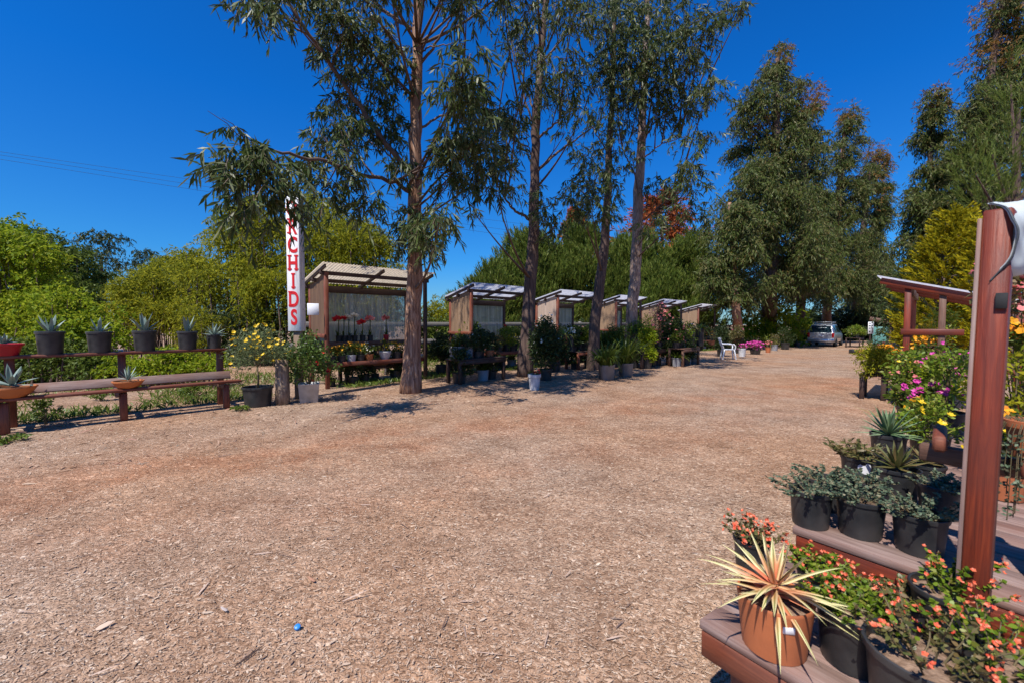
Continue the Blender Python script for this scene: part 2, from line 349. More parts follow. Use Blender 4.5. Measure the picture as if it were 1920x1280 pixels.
def m_ground():
    m, nt, out, nd = mk('wood_chip_ground'); L = nt.links.new
    co = nd('TexCoord'); P = co.outputs['Object']
    def noise(sc, det=6, rough=.6, src=P):
        n = nd('TexNoise'); n.inputs['Scale'].default_value = sc; n.inputs['Detail'].default_value = det; n.inputs['Roughness'].default_value = rough; L(src, n.inputs['Vector']); return n
    wob = noise(9, 3); wv = nd('VectorMath', operation='MULTIPLY_ADD'); L(wob.outputs['Color'], wv.inputs[0]); wv.inputs[1].default_value = (.16, .16, .16); L(P, wv.inputs[2])
    def cells(rot, sc):
        mp = nd('Mapping'); mp.inputs['Rotation'].default_value = (0, 0, rot); mp.inputs['Scale'].default_value = sc; L(wv.outputs[0], mp.inputs['Vector'])
        v = nd('TexVoronoi'); v.inputs['Scale'].default_value = 1.0; L(mp.outputs[0], v.inputs['Vector']); return v
    v1, v2 = cells(.5, (40, 84, 30)), cells(2.1, (46, 100, 30))
    pick = noise(14, 2); st = nd('Math', operation='GREATER_THAN'); L(pick.outputs['Fac'], st.inputs[0]); st.inputs[1].default_value = .5
    mxv = nd('MixRGB'); L(st.outputs[0], mxv.inputs['Fac']); L(v1.outputs['Color'], mxv.inputs['Color1']); L(v2.outputs['Color'], mxv.inputs['Color2'])
    mxd = nd('MixRGB'); L(st.outputs[0], mxd.inputs['Fac']); L(v1.outputs['Distance'], mxd.inputs['Color1']); L(v2.outputs['Distance'], mxd.inputs['Color2'])
    sp = nd('SeparateXYZ'); L(mxv.outputs[0], sp.inputs[0])
    r = ramp(nd, [(0, (.165, .10, .064)), (.25, (.31, .198, .131)), (.6, (.40, .264, .178)), (.88, (.475, .335, .24)), (1, (.62, .5, .39))]); L(sp.outputs[0], r.inputs['Fac'])
    big = noise(.33, 5, .55); rb = ramp(nd, [(.38, (0, 0, 0)), (.62, (1, 1, 1))]); L(big.outputs['Fac'], rb.inputs['Fac'])
    tint = nd('MixRGB', blend_type='MULTIPLY'); tint.inputs['Fac'].default_value = 1.0
    tc = nd('MixRGB'); L(rb.outputs['Color'], tc.inputs['Fac']); tc.inputs['Color1'].default_value = (1.04, .91, .80, 1); tc.inputs['Color2'].default_value = (1.03, 1.045, 1.06, 1)
    L(r.outputs['Color'], tint.inputs['Color1']); L(tc.outputs[0], tint.inputs['Color2'])
    md = noise(1.6, 8, .7); rm = ramp(nd, [(.3, (.62, .57, .54)), (.6, (1.06, 1.06, 1.06))]); L(md.outputs['Fac'], rm.inputs['Fac'])
    t2 = nd('MixRGB', blend_type='MULTIPLY'); t2.inputs['Fac'].default_value = 1.0; L(tint.outputs[0], t2.inputs['Color1']); L(rm.outputs['Color'], t2.inputs['Color2'])
    dt = nd('VectorMath', operation='DOT_PRODUCT'); L(P, dt.inputs[0]); dt.inputs[1].default_value = (-.48, .88, 0)
    wn = noise(.55, 5, .6); ws = nd('Math', operation='MULTIPLY_ADD'); L(wn.outputs['Fac'], ws.inputs[0]); ws.inputs[1].default_value = 1.7; L(dt.outputs['Value'], ws.inputs[2])
    tr = ramp(nd, [(.27, (0, 0, 0)), (.30, (.35,)*3), (.335, (.35,)*3), (.37, (0, 0, 0)), (.41, (.65,)*3), (.45, (.65,)*3), (.50, (0, 0, 0))]); dv = nd('Math', operation='DIVIDE'); L(ws.outputs[0], dv.inputs[0]); dv.inputs[1].default_value = 15.0; L(dv.outputs[0], tr.inputs['Fac'])
    bk = noise(1.1, 6, .65); br = ramp(nd, [(.4, (0, 0, 0)), (.58, (1, 1, 1))]); L(bk.outputs['Fac'], br.inputs['Fac']); mm = nd('Math', operation='MULTIPLY'); L(tr.outputs['Color'], mm.inputs[0]); L(br.outputs['Color'], mm.inputs[1])
    t3 = nd('MixRGB', blend_type='MIX'); L(mm.outputs[0], t3.inputs['Fac']); L(t2.outputs[0], t3.inputs['Color1']); tm = nd('MixRGB', blend_type='MULTIPLY'); tm.inputs['Fac'].default_value = 1; L(t2.outputs[0], tm.inputs['Color1']); tm.inputs['Color2'].default_value = (.98, .74, .62, 1); L(tm.outputs[0], t3.inputs['Color2']); t2 = t3
    b = nd('BsdfPrincipled'); b.inputs['Roughness'].default_value = .92; b.inputs['Specular IOR Level'].default_value = .15; L(t2.outputs[0], b.inputs['Base Color'])
    fn = noise(70, 4, .7); ad = nd('Math', operation='MULTIPLY_ADD'); L(fn.outputs['Fac'], ad.inputs[0]); ad.inputs[1].default_value = .5; L(sp.outputs[1], ad.inputs[2])
    sb = nd('Math', operation='SUBTRACT'); L(ad.outputs[0], sb.inputs[0]); L(mxd.outputs[0], sb.inputs[1])
    bp = nd('Bump'); bp.inputs['Strength'].default_value = .8; bp.inputs['Distance'].default_value = .012; L(sb.outputs[0], bp.inputs['Height']); L(bp.outputs['Normal'], b.inputs['Normal'])
    L(b.outputs[0], out.inputs[0]); return m
M['ground'] = m_ground()
M['chip'] = m_leaf('wood_chip', [(.22, .133, .086), (.325, .207, .135), (.395, .26, .173), (.425, .29, .2), (.375, .255, .178), (.58, .452, .345), (.27, .168, .11)], rough=.85, trans=0, spec=.15)
# ------------------------------------------------------------------ ground, road, chips
xs = np.concatenate([np.linspace(-400, -40, 19), np.linspace(-36, 36, 73), np.linspace(40, 400, 19)])
ys = np.concatenate([np.linspace(-60, -8, 8), np.linspace(-6, 44, 101), np.linspace(50, 600, 23)])
X, Y = np.meshgrid(xs, ys, indexing='ij')
rr_ = np.clip((np.hypot(X, Y)-18)/22, 0, 1); Z = -.24*rr_*rr_*(3-2*rr_)
g_ = MB(); g_.grid(np.stack([X, Y, Z], -1)); tag(g_.build('ground', M['ground'], smooth=True), kind='structure')
rd = MB(); p0, p1 = np.array([-34, 15.5, 0.0]), np.array([0, 50, 0.0]); dn = nrm(p1-p0); sd = np.array([-dn[1], dn[0], 0])
rows = []
for t in np.linspace(-10, 44, 30):
    q = p0+dn*t; rows.append([[*(q+sd*s_)[:2], gz(*(q+sd*s_)[:2])+.03] for s_ in (-4.5, -1.5, 1.5, 4.5)])
rd.grid(rows); tag(rd.build('road', M['asph'], smooth=True), kind='structure')
def scatter_chips():
    mb = MB()
    n = 270000
    d = 1.2+ (rng.random(n)**1.35)*12.0; x = (rng.random(n)*2-1)*d*1.35
    P = np.stack([x, d, np.full(n, .003)+rng.random(n)*.006], 1)
    s = -.48*P[:, 0]+.88*P[:, 1]+.25*np.sin(P[:, 0]*1.1)+.15*np.sin(P[:, 1]*2.3+P[:, 0]); trk = np.maximum(np.exp(-((s-5.7)/.45)**2), .7*np.exp(-((s-4.1)/.4)**2)); P = P[rng.random(n) > trk*.8]; n = len(P)
    a = rng.random(n)*6.283; el = rng.normal(0, .17, n)
    Dr = np.stack([np.cos(a), np.sin(a), np.sin(el)*.8], 1); sd = np.stack([-np.sin(a), np.cos(a), rng.normal(0, .2, n)], 1)
    L = np.minimum(rng.lognormal(math.log(.0085), .5, n), .04); W = L*rng.uniform(.18, .5, n); W = np.minimum(W, .016)
    mb.ribbons(P, Dr, L, W, S=2, prof=[.6, 1, .4], side=sd)
    tag(mb.build('wood_chips', M['chip']), label='loose pale and brown wood chips strewn over the open yard', cat='wood chips', kind='stuff')
    mb = MB(); n = 330
    d = 1.6+(rng.random(n)**1.2)*9; x = (rng.random(n)*2-1)*d*1.2
    a = rng.normal(.3, .8, n); P = np.stack([x, d, np.full(n, .012)], 1)
    mb.ribbons(P, np.stack([np.cos(a), np.sin(a), rng.normal(0, .12, n)], 1), rng.uniform(.03, .15, n), rng.uniform(.003, .011, n), S=3, side=np.stack([-np.sin(a), np.cos(a), rng.normal(0, .4, n)], 1), prof=[.5, 1, .8, .3])
    tag(mb.build('bark_litter', M['twiglitter']), label='dark bark strips and twigs lying on the yard', cat='litter', kind='stuff')
M['twiglitter'] = m_leaf('bark_strip', [(.07, .04, .03), (.16, .095, .07), (.5, .36, .28), (.1, .06, .05)], rough=.8, trans=0)
scatter_chips()
for (px, py, L, a, col, lab, nm) in [(590, 1094, .07, 2.5, (.55, .28, .17), 'salmon coloured dry leaf lying on the yard near the blue cap', 'dry_leaf'), (425, 1150, .06, 2.6, (.6, .5, .45), 'pale grey splinter of wood lying flat on the wood chips', 'wood_splinter'), (180, 1185, .07, 1.0, (.62, .45, .33), 'pale tan splinter of wood standing out on the left of the yard', 'wood_splinter')]:
    m_ = m_plain(nm+'_skin', col, rough=.8); mb = MB(); mb.ribbons([[0, 0, .015]], [[math.cos(a), math.sin(a), .1]], L, L*.38, S=4, side=[[-math.sin(a), math.cos(a), .4]], fold=.1)
    tag(mb.build(nm, m_, smooth=True, loc=G(px, py)), lab, nm.split('_')[-1])
mb = MB(); mb.lathe([(.0, .012), (.012, .012), (.0145, .010), (.015, .0), (.013, .0), (.012, .009), (0, .009)], 18); o = mb.build('bottle_cap', M['blue'], smooth=False, loc=G(558, 1180)+[0, 0, .012]); o.rotation_euler = (.5, .2, 0)
tag(o, 'small bright blue plastic cap lying on the wood chips', 'bottle cap')
# ------------------------------------------------------------------ plants: every function returns [(part name, mesh builder, material key, smooth)]
def pol(n, el0, el1):
    a = rng.random(n)*2*math.pi; e = rng.uniform(el0, el1, n); return np.stack([np.cos(a)*np.cos(e), np.sin(a)*np.cos(e), np.sin(e)], 1)
def rosette(n, L, W, z=0., el=(.1, 1.45), droop=.15, S=4, fold=.22, prof=None, m='agave', up=None):
    mb = MB(); i = np.arange(n); a = i*2.39996+rng.normal(0, .12, n); e = el[0]+(el[1]-el[0])*(i/max(n-1, 1))**1.1+rng.normal(0, .06, n)
    Dr = np.stack([np.cos(a)*np.cos(e), np.sin(a)*np.cos(e), np.sin(e)], 1); sd = np.stack([-np.sin(a), np.cos(a), np.zeros(n)], 1)
    P = np.stack([np.cos(a)*.01, np.sin(a)*.01, z+.02+.03*L*i/n/.3], 1)
    mb.ribbons(P, Dr, L*rng.uniform(.8, 1.12, n)*(1-.25*np.abs(i/n-.4)), W*rng.uniform(.85, 1.1, n), S=S, prof=prof, droop=droop*np.cos(e)*rng.uniform(.6, 1.4, n), side=sd, fold=fold)
    return [('leaves', mb, m, True)]
def blossoms(P, r, petals=5, up=.5):
    mb = MB(); P = np.repeat(P, petals, 0); n = len(P); a = np.tile(np.arange(petals)*2*math.pi/petals, n//petals)+np.repeat(rng.random(n//petals)*6, petals)
    ax = nrm(np.repeat(nrm(pol(n//petals, 0, 1.5)+[0, -.5, .2]), petals, 0)); x = nrm(np.cross(ax, [.3, .1, 1])); y = np.cross(ax, x)
    Dr = x*np.cos(a)[:, None]+y*np.sin(a)[:, None]+ax*up
    mb.ribbons(P, Dr, r*rng.uniform(.8, 1.2, n), r*.9, S=2, prof=[.4, 1, .35], side=np.cross(ax, Dr)); return mb
def bush(R, zc, n, L, W, m, K=14, z0=0., fl=None, fm=None, fr=.02, trunk=None, sub=.36, stem='stem', S=2, droop=.25, petals=5):
    """clumps of leaves spread through an ellipsoid of radii R about (0,0,zc), on stems rising from z0"""
    R = np.array(R); C = pol(K, -.9, 1.5)*R*rng.uniform(.45, .82, (K, 1))+[0, 0, zc]
    per = max(n//K, 1); cc = np.repeat(C, per, 0)
    off = rng.normal(0, 1, (len(cc), 3)); off = off/np.maximum(np.linalg.norm(off, axis=1, keepdims=True), .6)*rng.random((len(cc), 1))**.5
    P = cc+off*R*sub*1.25; out = nrm(P-[0, 0, zc-R[2]*.6])
    mb = MB(); mb.ribbons(P, out*.7+rng.normal(0, .6, P.shape)+[0, 0, .15], L*rng.uniform(.65, 1.25, len(P)), W*rng.uniform(.7, 1.2, len(P)), S=S, droop=droop)
    st = MB()
    b0 = np.array([0, 0, z0]) if trunk is None else np.array([0, 0, trunk])
    if trunk is not None: st.tube([[0, 0, z0], [.01, .01, (z0+trunk)/2], [0, 0, trunk]], [.02, .017, .015], 7)
    for c in C[:10]: st.tube([b0+rng.normal(0, .01, 3)*[1, 1, 0], (b0+c)/2+[0, 0, .04], c], [.007, .005, .003], 4, cap=False)
    parts = [('stem', st, stem, False), ('leaves', mb, m, False)]
    if fl:
        k = rng.choice(len(P), fl); Pf = cc[k]+nrm(off[k]+[0, 0, .4])*R*sub*1.3
        parts.append(('blossoms', blossoms(Pf, fr, petals), fm, False))
    return parts
def stemmed(nst, H, spread, z0, L, W, m, per=16, fm=None, fr=.011, nf=6, lean=(0, 0), r0=.03, S=3, low=.25):
    """separate curved stems with leaves along them and a head of small flowers on each tip"""
    st = MB(); lb = MB(); tips = []
    for i in range(nst):
        a = rng.random()*6.283; s = spread*math.sqrt(rng.random()); h = H*rng.uniform(.6, 1.1)*(1-.3*s/spread)
        b = np.array([math.cos(a)*r0*s/spread, math.sin(a)*r0*s/spread, z0]); tip = b+[math.cos(a)*s+lean[0]*h, math.sin(a)*s+lean[1]*h, h]
        mid = (b+tip)/2+[0, 0, h*.12]+rng.normal(0, .012, 3); t = np.linspace(0, 1, 6)[:, None]
        C = (1-t)**2*b+2*t*(1-t)*mid+t*t*tip; st.tube(C, np.linspace(.0032, .0016, 6), 4, cap=False); tips.append(tip)
        tt = rng.uniform(low, 1, per)[:, None]; P = (1-tt)**2*b+2*tt*(1-tt)*mid+tt*tt*tip
        lb.ribbons(P, pol(per, -.2, 1.0), L*rng.uniform(.6, 1.2, per), W*rng.uniform(.8, 1.2, per), S=S, droop=.2)
    parts = [('stem', st, 'stem', False), ('leaves', lb, m, True)]
    if fm:
        T = np.array(tips); T = T[rng.random(len(T)) < .6]; Pf = np.repeat(T, nf, 0)+rng.normal(0, .011, (len(T)*nf, 3)); parts.append(('blossoms', blossoms(Pf, fr), fm, False))
    return parts
def straps(n, L, W, z0, m, el=(.5, 1.5), droop=.75, r=.05, S=5, fold=.08):
    mb = MB(); a = rng.random(n)*6.283; rr = r*np.sqrt(rng.random(n)); e = rng.uniform(*el, n)
    mb.ribbons(np.stack([np.cos(a)*rr, np.sin(a)*rr, np.full(n, z0)], 1), np.stack([np.cos(a)*np.cos(e), np.sin(a)*np.cos(e), np.sin(e)], 1), L*rng.uniform(.6, 1.15, n), W*rng.uniform(.7, 1.2, n), S=S,
               prof=np.array([.6, .95, 1, .8, .5, .05])[:S+1] if S == 5 else None, droop=droop*rng.uniform(.5, 1.2, n), side=np.stack([-np.sin(a), np.cos(a), np.zeros(n)], 1), fold=fold)
    return [('leaves', mb, m, True)]
def geranium(H, z0, fm, n=3, L=.055, spread=.09):
    st = MB(); lb = MB(); F_ = []
    for i in range(n):
        a = rng.random()*6.283; p = np.array([math.cos(a)*spread, math.sin(a)*spread, z0+H*rng.uniform(.85, 1.1)]); st.tube([[0, 0, z0], p*[.4, .4, .6]+[0, 0, z0*.4], p], .004, 4); F_.append(p)
    k = 34; P = pol(k, -.1, 1.2)*[spread*1.3, spread*1.3, H*.5]+[0, 0, z0+H*.1]; lb.ribbons(P, pol(k, -.2, .9), L, L*.9, S=3, prof=[.4, 1, .9, .3])
    Pf = np.repeat(F_, 26, 0)+pol(26*n, -1.2, 1.5)*.05*rng.uniform(.5, 1, (26*n, 1)); return [('stem', st, 'stem', False), ('leaves', lb, 'mid', False), ('blossoms', blossoms(Pf, .024, 5), fm, False)]
def pot_profile(r, h, kind):
    if kind == 'bowl': return [(r*.45, 0), (r*.55, .0), (r*.8, h*.35), (r*.97, h*.8), (r, h*.86), (r*1.03, h*.87), (r*1.03, h), (r*.96, h), (r*.93, h*.8)]
    if kind == 'rim': return [(r*.66, 0), (r*.7, 0), (r*.9, h*.8), (r*1.0, h*.81), (r*1.02, h*.99), (r*.94, h), (r*.9, h*.84)]
    if kind == 'plain': return [(r*.8, 0), (r*.83, 0), (r*.985, h*.9), (r*.99, h*.93), (r*1.0, h*.97), (r*.985, h), (r*.93, h*.985), (r*.92, h*.8)]
    if kind == 'square': return [(r*1.0, 0), (r*1.05, 0), (r*1.2, h*.98), (r*1.25, h), (r*1.1, h), (r*1.05, h*.84)]
    return [(r*.76, 0), (r*.8, 0), (r*.81, h*.03), (r*.93, h*.86), (r*.935, h*.88), (r*.99, h*.89), (r*1.0, h*.93), (r*.995, h*.99), (r*.96, h), (r*.92, h*.985), (r*.9, h*.8)]
def grass(name, label, n, pts, h, w, m):
    mb = MB(); mb.ribbons(pts, pol(n, .5, 1.5), rng.uniform(.5, 1.2, n)*h, w, S=2, droop=.35); tag(mb.build(name, M[m]), label, 'grass', kind='stuff')
def potted(label, cat, loc, r, h, plant, potm='black', kind='nursery', group=None, rz=None, name=None, soil='soil', k=None, plabel=None):
    t = thing(name or cat.replace(' ', '_'), label, cat, loc, rng.random()*.0 if rz is None else rz, group)
    mb = MB(); sq = kind == 'square'; kk = k or (4 if sq else 24)
    mb.lathe(pot_profile(r, h, kind), kk); p = mb.build('pot', M[potm], t, smooth=not sq)
    if sq: p.rotation_euler = (0, 0, math.pi/4)
    if not sq: p.data.shade_smooth() if hasattr(p.data, 'shade_smooth') else None
    s = MB(); rr = r*(.74 if sq else .91); q = [(0, h*.86), (rr*.5, h*.87), (rr, h*.82)]; s.lathe(q[::-1], 16); s.build('soil', M[soil], t)
    for nm, b, mkey, sm in plant(h*.84):
        if b.V: b.build(nm, M[mkey], t, smooth=sm)
    return t
# ------------------------------------------------------------------ left row: frame u along the row, b away from the yard
R45 = math.pi/4
u = np.array([1, 1, 0])/math.sqrt(2); b = np.array([-1, 1, 0])/math.sqrt(2)
def onl(px, O, d, py=630):
    k = ray(px, py); k = k[0]/k[1]; return (k*O[1]-O[0])/(d[0]-k*d[1])
def slab(name, mat, parent, c, size, R=None): mb = MB(); mb.box(c, size, R); return mb.build(name, M[mat], parent)
M['litter'] = m_leaf('dry_gum_leaf', [(.22, .12, .07), (.36, .22, .13), (.5, .36, .25), (.3, .13, .08), (.2, .17, .12)], rough=.6, trans=.1)
# --- plank shelf on the left
E = G(425, 765); t0 = onl(10, E, u, 815); t1 = onl(233, E, u, 788)
shelf = thing('plank_shelf', 'long reddish two-level plank shelf holding agave pots at the left of the yard', 'plant shelf', E, R45)
for x in (t0, t1, 0):
    slab('leg', 'red', shelf, (x, .0, .215), (.09, .09, .43))
    slab('post', 'red', shelf, (x+.02, .56, .5), (.10, .09, 1.0))
    slab('bearer', 'brown', shelf, (x-.07, .26, .425), (.045, .72, .09))
for x in (t0-.9,): slab('post', 'red', shelf, (x, .56, .5), (.10, .09, 1.0))
slab('seat_plank', 'red', shelf, ((t0-2+.22)/2, -.02, .48), (abs(t0-2)+.22, .2, .04))
slab('back_plank', 'greywood', shelf, ((t0-2+.12)/2, .27, .575), (abs(t0-2)+.12, .03, .15), Euler((-.62, 0, 0)).to_matrix())
slab('top_plank', 'red', shelf, ((t0-2+.12)/2, .56, 1.023), (abs(t0-2)+.12, .24, .045))
O = E+b*.56
for px, r, lab, n, L, el in [(95, .165, 'black pot with curled grey agave, leftmost black pot on the plank shelf', 9, .30, (.7, 1.5)), (187, .16, 'black pot with small sparse agave on the plank shelf, above the empty plank', 8, .26, (.6, 1.5)), (272, .165, 'black pot with wide spreading agave, middle of the black pots on the shelf', 12, .34, (.5, 1.5)), (352, .155, 'black pot with one tall narrow pale agave leaf on the shelf', 6, .31, (1.0, 1.5)), (402, .125, 'small black pot with spiky bushy agave at the right end of the shelf', 26, .24, (.1, 1.5))]:
    p = O+u*onl(px, O, u, 650); potted(lab, 'potted agave', (p[0], p[1], 1.046), r, r*2.05, lambda z, n=n, L=L, el=el: rosette(n, L, .06 if n < 20 else .03, z, el, .1), group='black agave pots along the top plank')
p = O+u*onl(8, O, u, 660); potted('bright red plastic tub with small agave at the left end of the top plank', 'potted agave', (p[0], p[1], 1.046), .2, .17, lambda z: rosette(14, .16, .045, z), 'redpot', 'rim')
O = E-b*.0
for px, r, lab, L in [(22, .24, 'large orange clay bowl with broad agave on the lower left plank', .34), (241, .19, 'smaller orange clay bowl with thin agave on the lower plank by the middle leg', .24)]:
    p = O+u*onl(px, O, u, 730); potted(lab, 'potted agave', (p[0], p[1], .502), r, r*.62, lambda z, L=L: rosette(11 if L > .3 else 16, L, .07 if L > .3 else .025, z, (.2, 1.4)), 'terra2', 'bowl')
# --- daisy, stump, rose, sign
potted('yellow daisy bush trained on one stem in a wide black pot beside the log', 'potted daisy', G(484, 760), .26, .36, lambda z: bush((.6, .54, .40), 1.02, 3000, .075, .017, 'daisygreen', 22, z, 80, 'fyel', .036, trunk=.72, petals=8))
lg = MB(); pth = [[0, 0, 0], [.005, 0, .3], [.0, .01, .6], [0, .01, .84]]; lg.tube(pth, [.13, .122, .118, .115], 16); o = lg.build('log_post', M['stump'], smooth=False, loc=G(530, 757)); tag(o, 'short weathered upright log standing beside the tall sign', 'log')
potted('rose bush with a few red flowers in a scuffed white tub by the sign', 'potted rose', G(580, 752), .21, .36, lambda z: bush((.5, .45, .5), .8, 2400, .065, .04, 'rosegreen', 18, z, 7, 'fred', .05), 'whiteold', 'square', rz=.4)
sb = G(557, 748); sg = thing('sign_post', 'tall white wooden sign with red vertical letters on a timber post', 'sign', sb)
SD = sb[1]; zb, zt = EYE-(621-HZ)*SD/F, EYE+(HZ-372)*SD/F
slab('post', 'stump', sg, (.0, .1, (zb+.2)/2), (.13, .13, zb+.2))
bx = slab('sign_box', 'signwhite', sg, (-.02, .1, (zb+zt)/2), (.25, .22, zt-zb))
cu = bpy.data.curves.new('lettering', 'FONT'); cu.body = '\n'.join('ORCHIDS'); cu.size = .42; cu.align_x = 'CENTER'; cu.space_line = .845; cu.offset = .012; cu.extrude = .003
to = bpy.data.objects.new('lettering_curve', cu); COL.objects.link(to); bpy.context.view_layer.update()
me = bpy.data.meshes.new_from_object(to.evaluated_get(bpy.context.evaluated_depsgraph_get())); bpy.data.objects.remove(to)
me.materials.clear(); me.materials.append(M['letter']); lt = bpy.data.objects.new('lettering', me); COL.objects.link(lt); lt.parent = bx
co_ = np.array([v.co for v in me.vertices]); co_[:, 0] *= .66; co_[:, 1] -= co_[:, 1].max()
me.vertices.foreach_set('co', co_.astype(np.float32).ravel()); sf = MB()
for i, xs_ in ((1, (-.062,)), (3, (-.066, .066)), (4, (0,)), (5, (-.062,))):
    for x in xs_:
        for zz in (-.013, -.277): sf.box((x, zz-i*.355, .0025), (.078, .024, .009), ch=.0005)
import bmesh
bm = bmesh.new(); bm.from_mesh(me); vv = [bm.verts.new(p) for p in np.concatenate(sf.V)]
for q in list(np.concatenate(sf.Q))+list(np.concatenate(sf.T)): bm.faces.new([vv[k] for k in q])
bm.to_mesh(me); bm.free()
lt.rotation_euler = (math.pi/2, 0, 0); lt.location = (-.02, -.016, (zt-.07)); lt.location.z = (zt-zb)/2-.07+(zb+zt)/2
lt.location.y = -.013
for z in (zt-.5, zt-1.05, zt-1.6, zt-2.2):
    mb = MB(); mb.tube([[.104, .1, z], [.112, .1, z]], .013, 10); mb.build('bolt', M['steel'], sg)
# --- sheds
def corr(mb, x0, x1, f, pitch=.076, amp=.01, rows=2):
    n = int((x1-x0)/pitch*6); xs = np.linspace(x0, x1, n); w = amp*np.sin(xs/pitch*2*math.pi)
    mb.grid(np.stack([np.stack([*f(xs, t, w)], -1) for t in np.linspace(0, 1, rows)], 0))
def shed(label, corner, W, Hf, roof, side, backm='back', group='plant sheds along the row', Dp=1.0, shelf_z=1.05, low=True):
    o = corner+u*.16+b*.25; o[2] = gz(o[0], o[1])
    t = thing('plant_shed', label, 'plant shed', o, R45+rng.normal(0, .012), group); t.rotation_euler.x = rng.normal(0, .008); W -= .32; sl = .245
    zr = lambda y: Hf-sl*(y+.25)
    for x in (0, W):
        for y in (0, Dp):
            h = zr(y)-.13; slab('post', 'red' if x == 0 else 'dkwood', t, (x, y, h/2), (.085, .085, h))
    ang = -math.atan(sl)
    for x in (-.1, W/2, W+.1):
        mb = MB(); mb.beam((x, -.24, zr(-.24)-.07), (x, Dp+.14, zr(Dp+.14)-.07), .04, .08); mb.build('rafter', M['dkwood'], t)
    for y in (-.02, Dp/2, Dp):
        slab('purlin', 'dkwood', t, (W/2, y+.045, zr(y)-.155), (W+.26, .045, .09))
    mb = MB(); corr(mb, -.17, W+.17, lambda xs, q, w: (xs, np.full_like(xs, -.25+q*(Dp+.4)), zr(-.25+q*(Dp+.4))+w)); mb.build('roof', M[roof], t, smooth=True)
    mb = MB(); corr(mb, .045, W-.045, lambda xs, q, w: (xs, Dp+.0+w*.6, np.full_like(xs, .95+q*(zr(Dp)-1.12)))); mb.build('back_panel', M[backm], t, smooth=True)
    slab('header', 'dkwood', t, (W/2, Dp-.06, zr(Dp)-.22), (W-.1, .04, .14))
    if side:
        z0 = 1.2; mb = MB(); n = 12; ys = np.linspace(.06, Dp-.05, n)
        wv = rng.normal(0, .006, (2, n)); mb.grid(np.stack([np.stack([-.02+wv[0], ys, np.full(n, z0)], -1), np.stack([-.02+wv[1], ys, zr(ys)-.12], -1)], 0)); mb.build('side_panel', M[side], t, smooth=True)
        slab('side_rail', 'red', t, (-.065, Dp/2, z0+.02), (.04, Dp+.1, .09))
    slab('shelf', 'dkwood', t, (W/2, Dp-.27, shelf_z-.02), (W-.1, .42, .04))
    slab('shelf_rail', 'brown', t, (W/2, Dp-.5, shelf_z-.05), (W-.02, .03, .09))
    if low: slab('shelf', 'brown', t, (W/2, .28, .58), (W+.05, .5, .04)); slab('shelf_rail', 'red', t, (W/2, .0125, .55), (W-.12, .03, .1))
    return t, o, W
shape = {}
spec = [('cream roofed plant shed with flowers, nearest the tall sign', (605, 492, 9.53), 2.95, 2.87, 'roofcream', 'plydark'), ('white roofed plant shed with a curtained side between two gum trunks', (886, 530, 12.45), 2.65, 2.70, 'roofwhite', 'curtain'),
        ('white roofed plant shed with pale cream side wall and brown back', (1050, 543, 15.0), 2.5, 2.70, 'roofwhite', 'pink'), ('plant shed with plain tan side wall behind the pale trunk', (1162, 553, 17.8), 2.4, 2.70, 'roofwhite', 'plytan'),
        ('plant shed half hidden by tall flowering plants before the last shed', (1246, 560, 20.4), 2.7, 2.70, 'roofwhite', 'plytan'), ('last small plant shed of the row, with tan wall behind the yellow strap plant', (1316, 568, 24.4), 2.9, 2.72, 'roofwhite', 'plytan')]
for i, (lab, c, W, H, rf, sd_) in enumerate(spec):
    cc = D(*c); cc[2] = 0; shape[i] = shed(lab, cc, W, H, rf, sd_)
nt_ = MB(); nt_.box((0, 0, 0), (.24, .004, .26), ch=.0005); o = nt_.build('paper_notice', M['paper'], loc=D(587, 580, 9.62)); o.rotation_euler = (0, 0, .25); tag(o, 'white paper notice pinned to the corner post of the cream roofed shed', 'notice')
def in_shed(i, px, y, z, py=640):
    t, o, W = shape[i]; q = o+b*y; s = onl(px, q, u, py); p = q+u*s; return (p[0], p[1], o[2]+z)
def amaryllis(H, z0, fm):
    r = straps(7, .3, .035, z0, 'strap', (.7, 1.4), .6, .02); st = MB(); st.tube([[0, 0, z0], [.01, 0, z0+H]], .011, 6)
    P = np.array([[.01, 0, z0+H]])+np.array([[.05, -.06, .0], [-.05, -.05, .01], [0, -.08, .02], [.02, .05, 0]]); return r+[('stem', st, 'strap', False), ('blossoms', blossoms(P, .09, 6, .7), fm, False)]
for px, fm, H, word in [(635, 'fred', .42, 'deep red'), (645, 'fred', .43, 'dark red twin'), (654, 'fwhite', .46, 'cream white'), (665, 'fwhite', .50, 'tall white'), (680, 'fred', .34, 'short crimson'), (694, 'frose', .44, 'salmon'), (724, 'frose', .46, 'pale pink')]:
    potted(f'potted lily with {word} trumpet flower, upper shelf of cream roofed shed', 'potted lily', in_shed(0, px, .72, 1.052), .08, .15, lambda z, H=H, fm=fm: amaryllis(H, z, fm), 'redpot' if px == 724 else 'black')
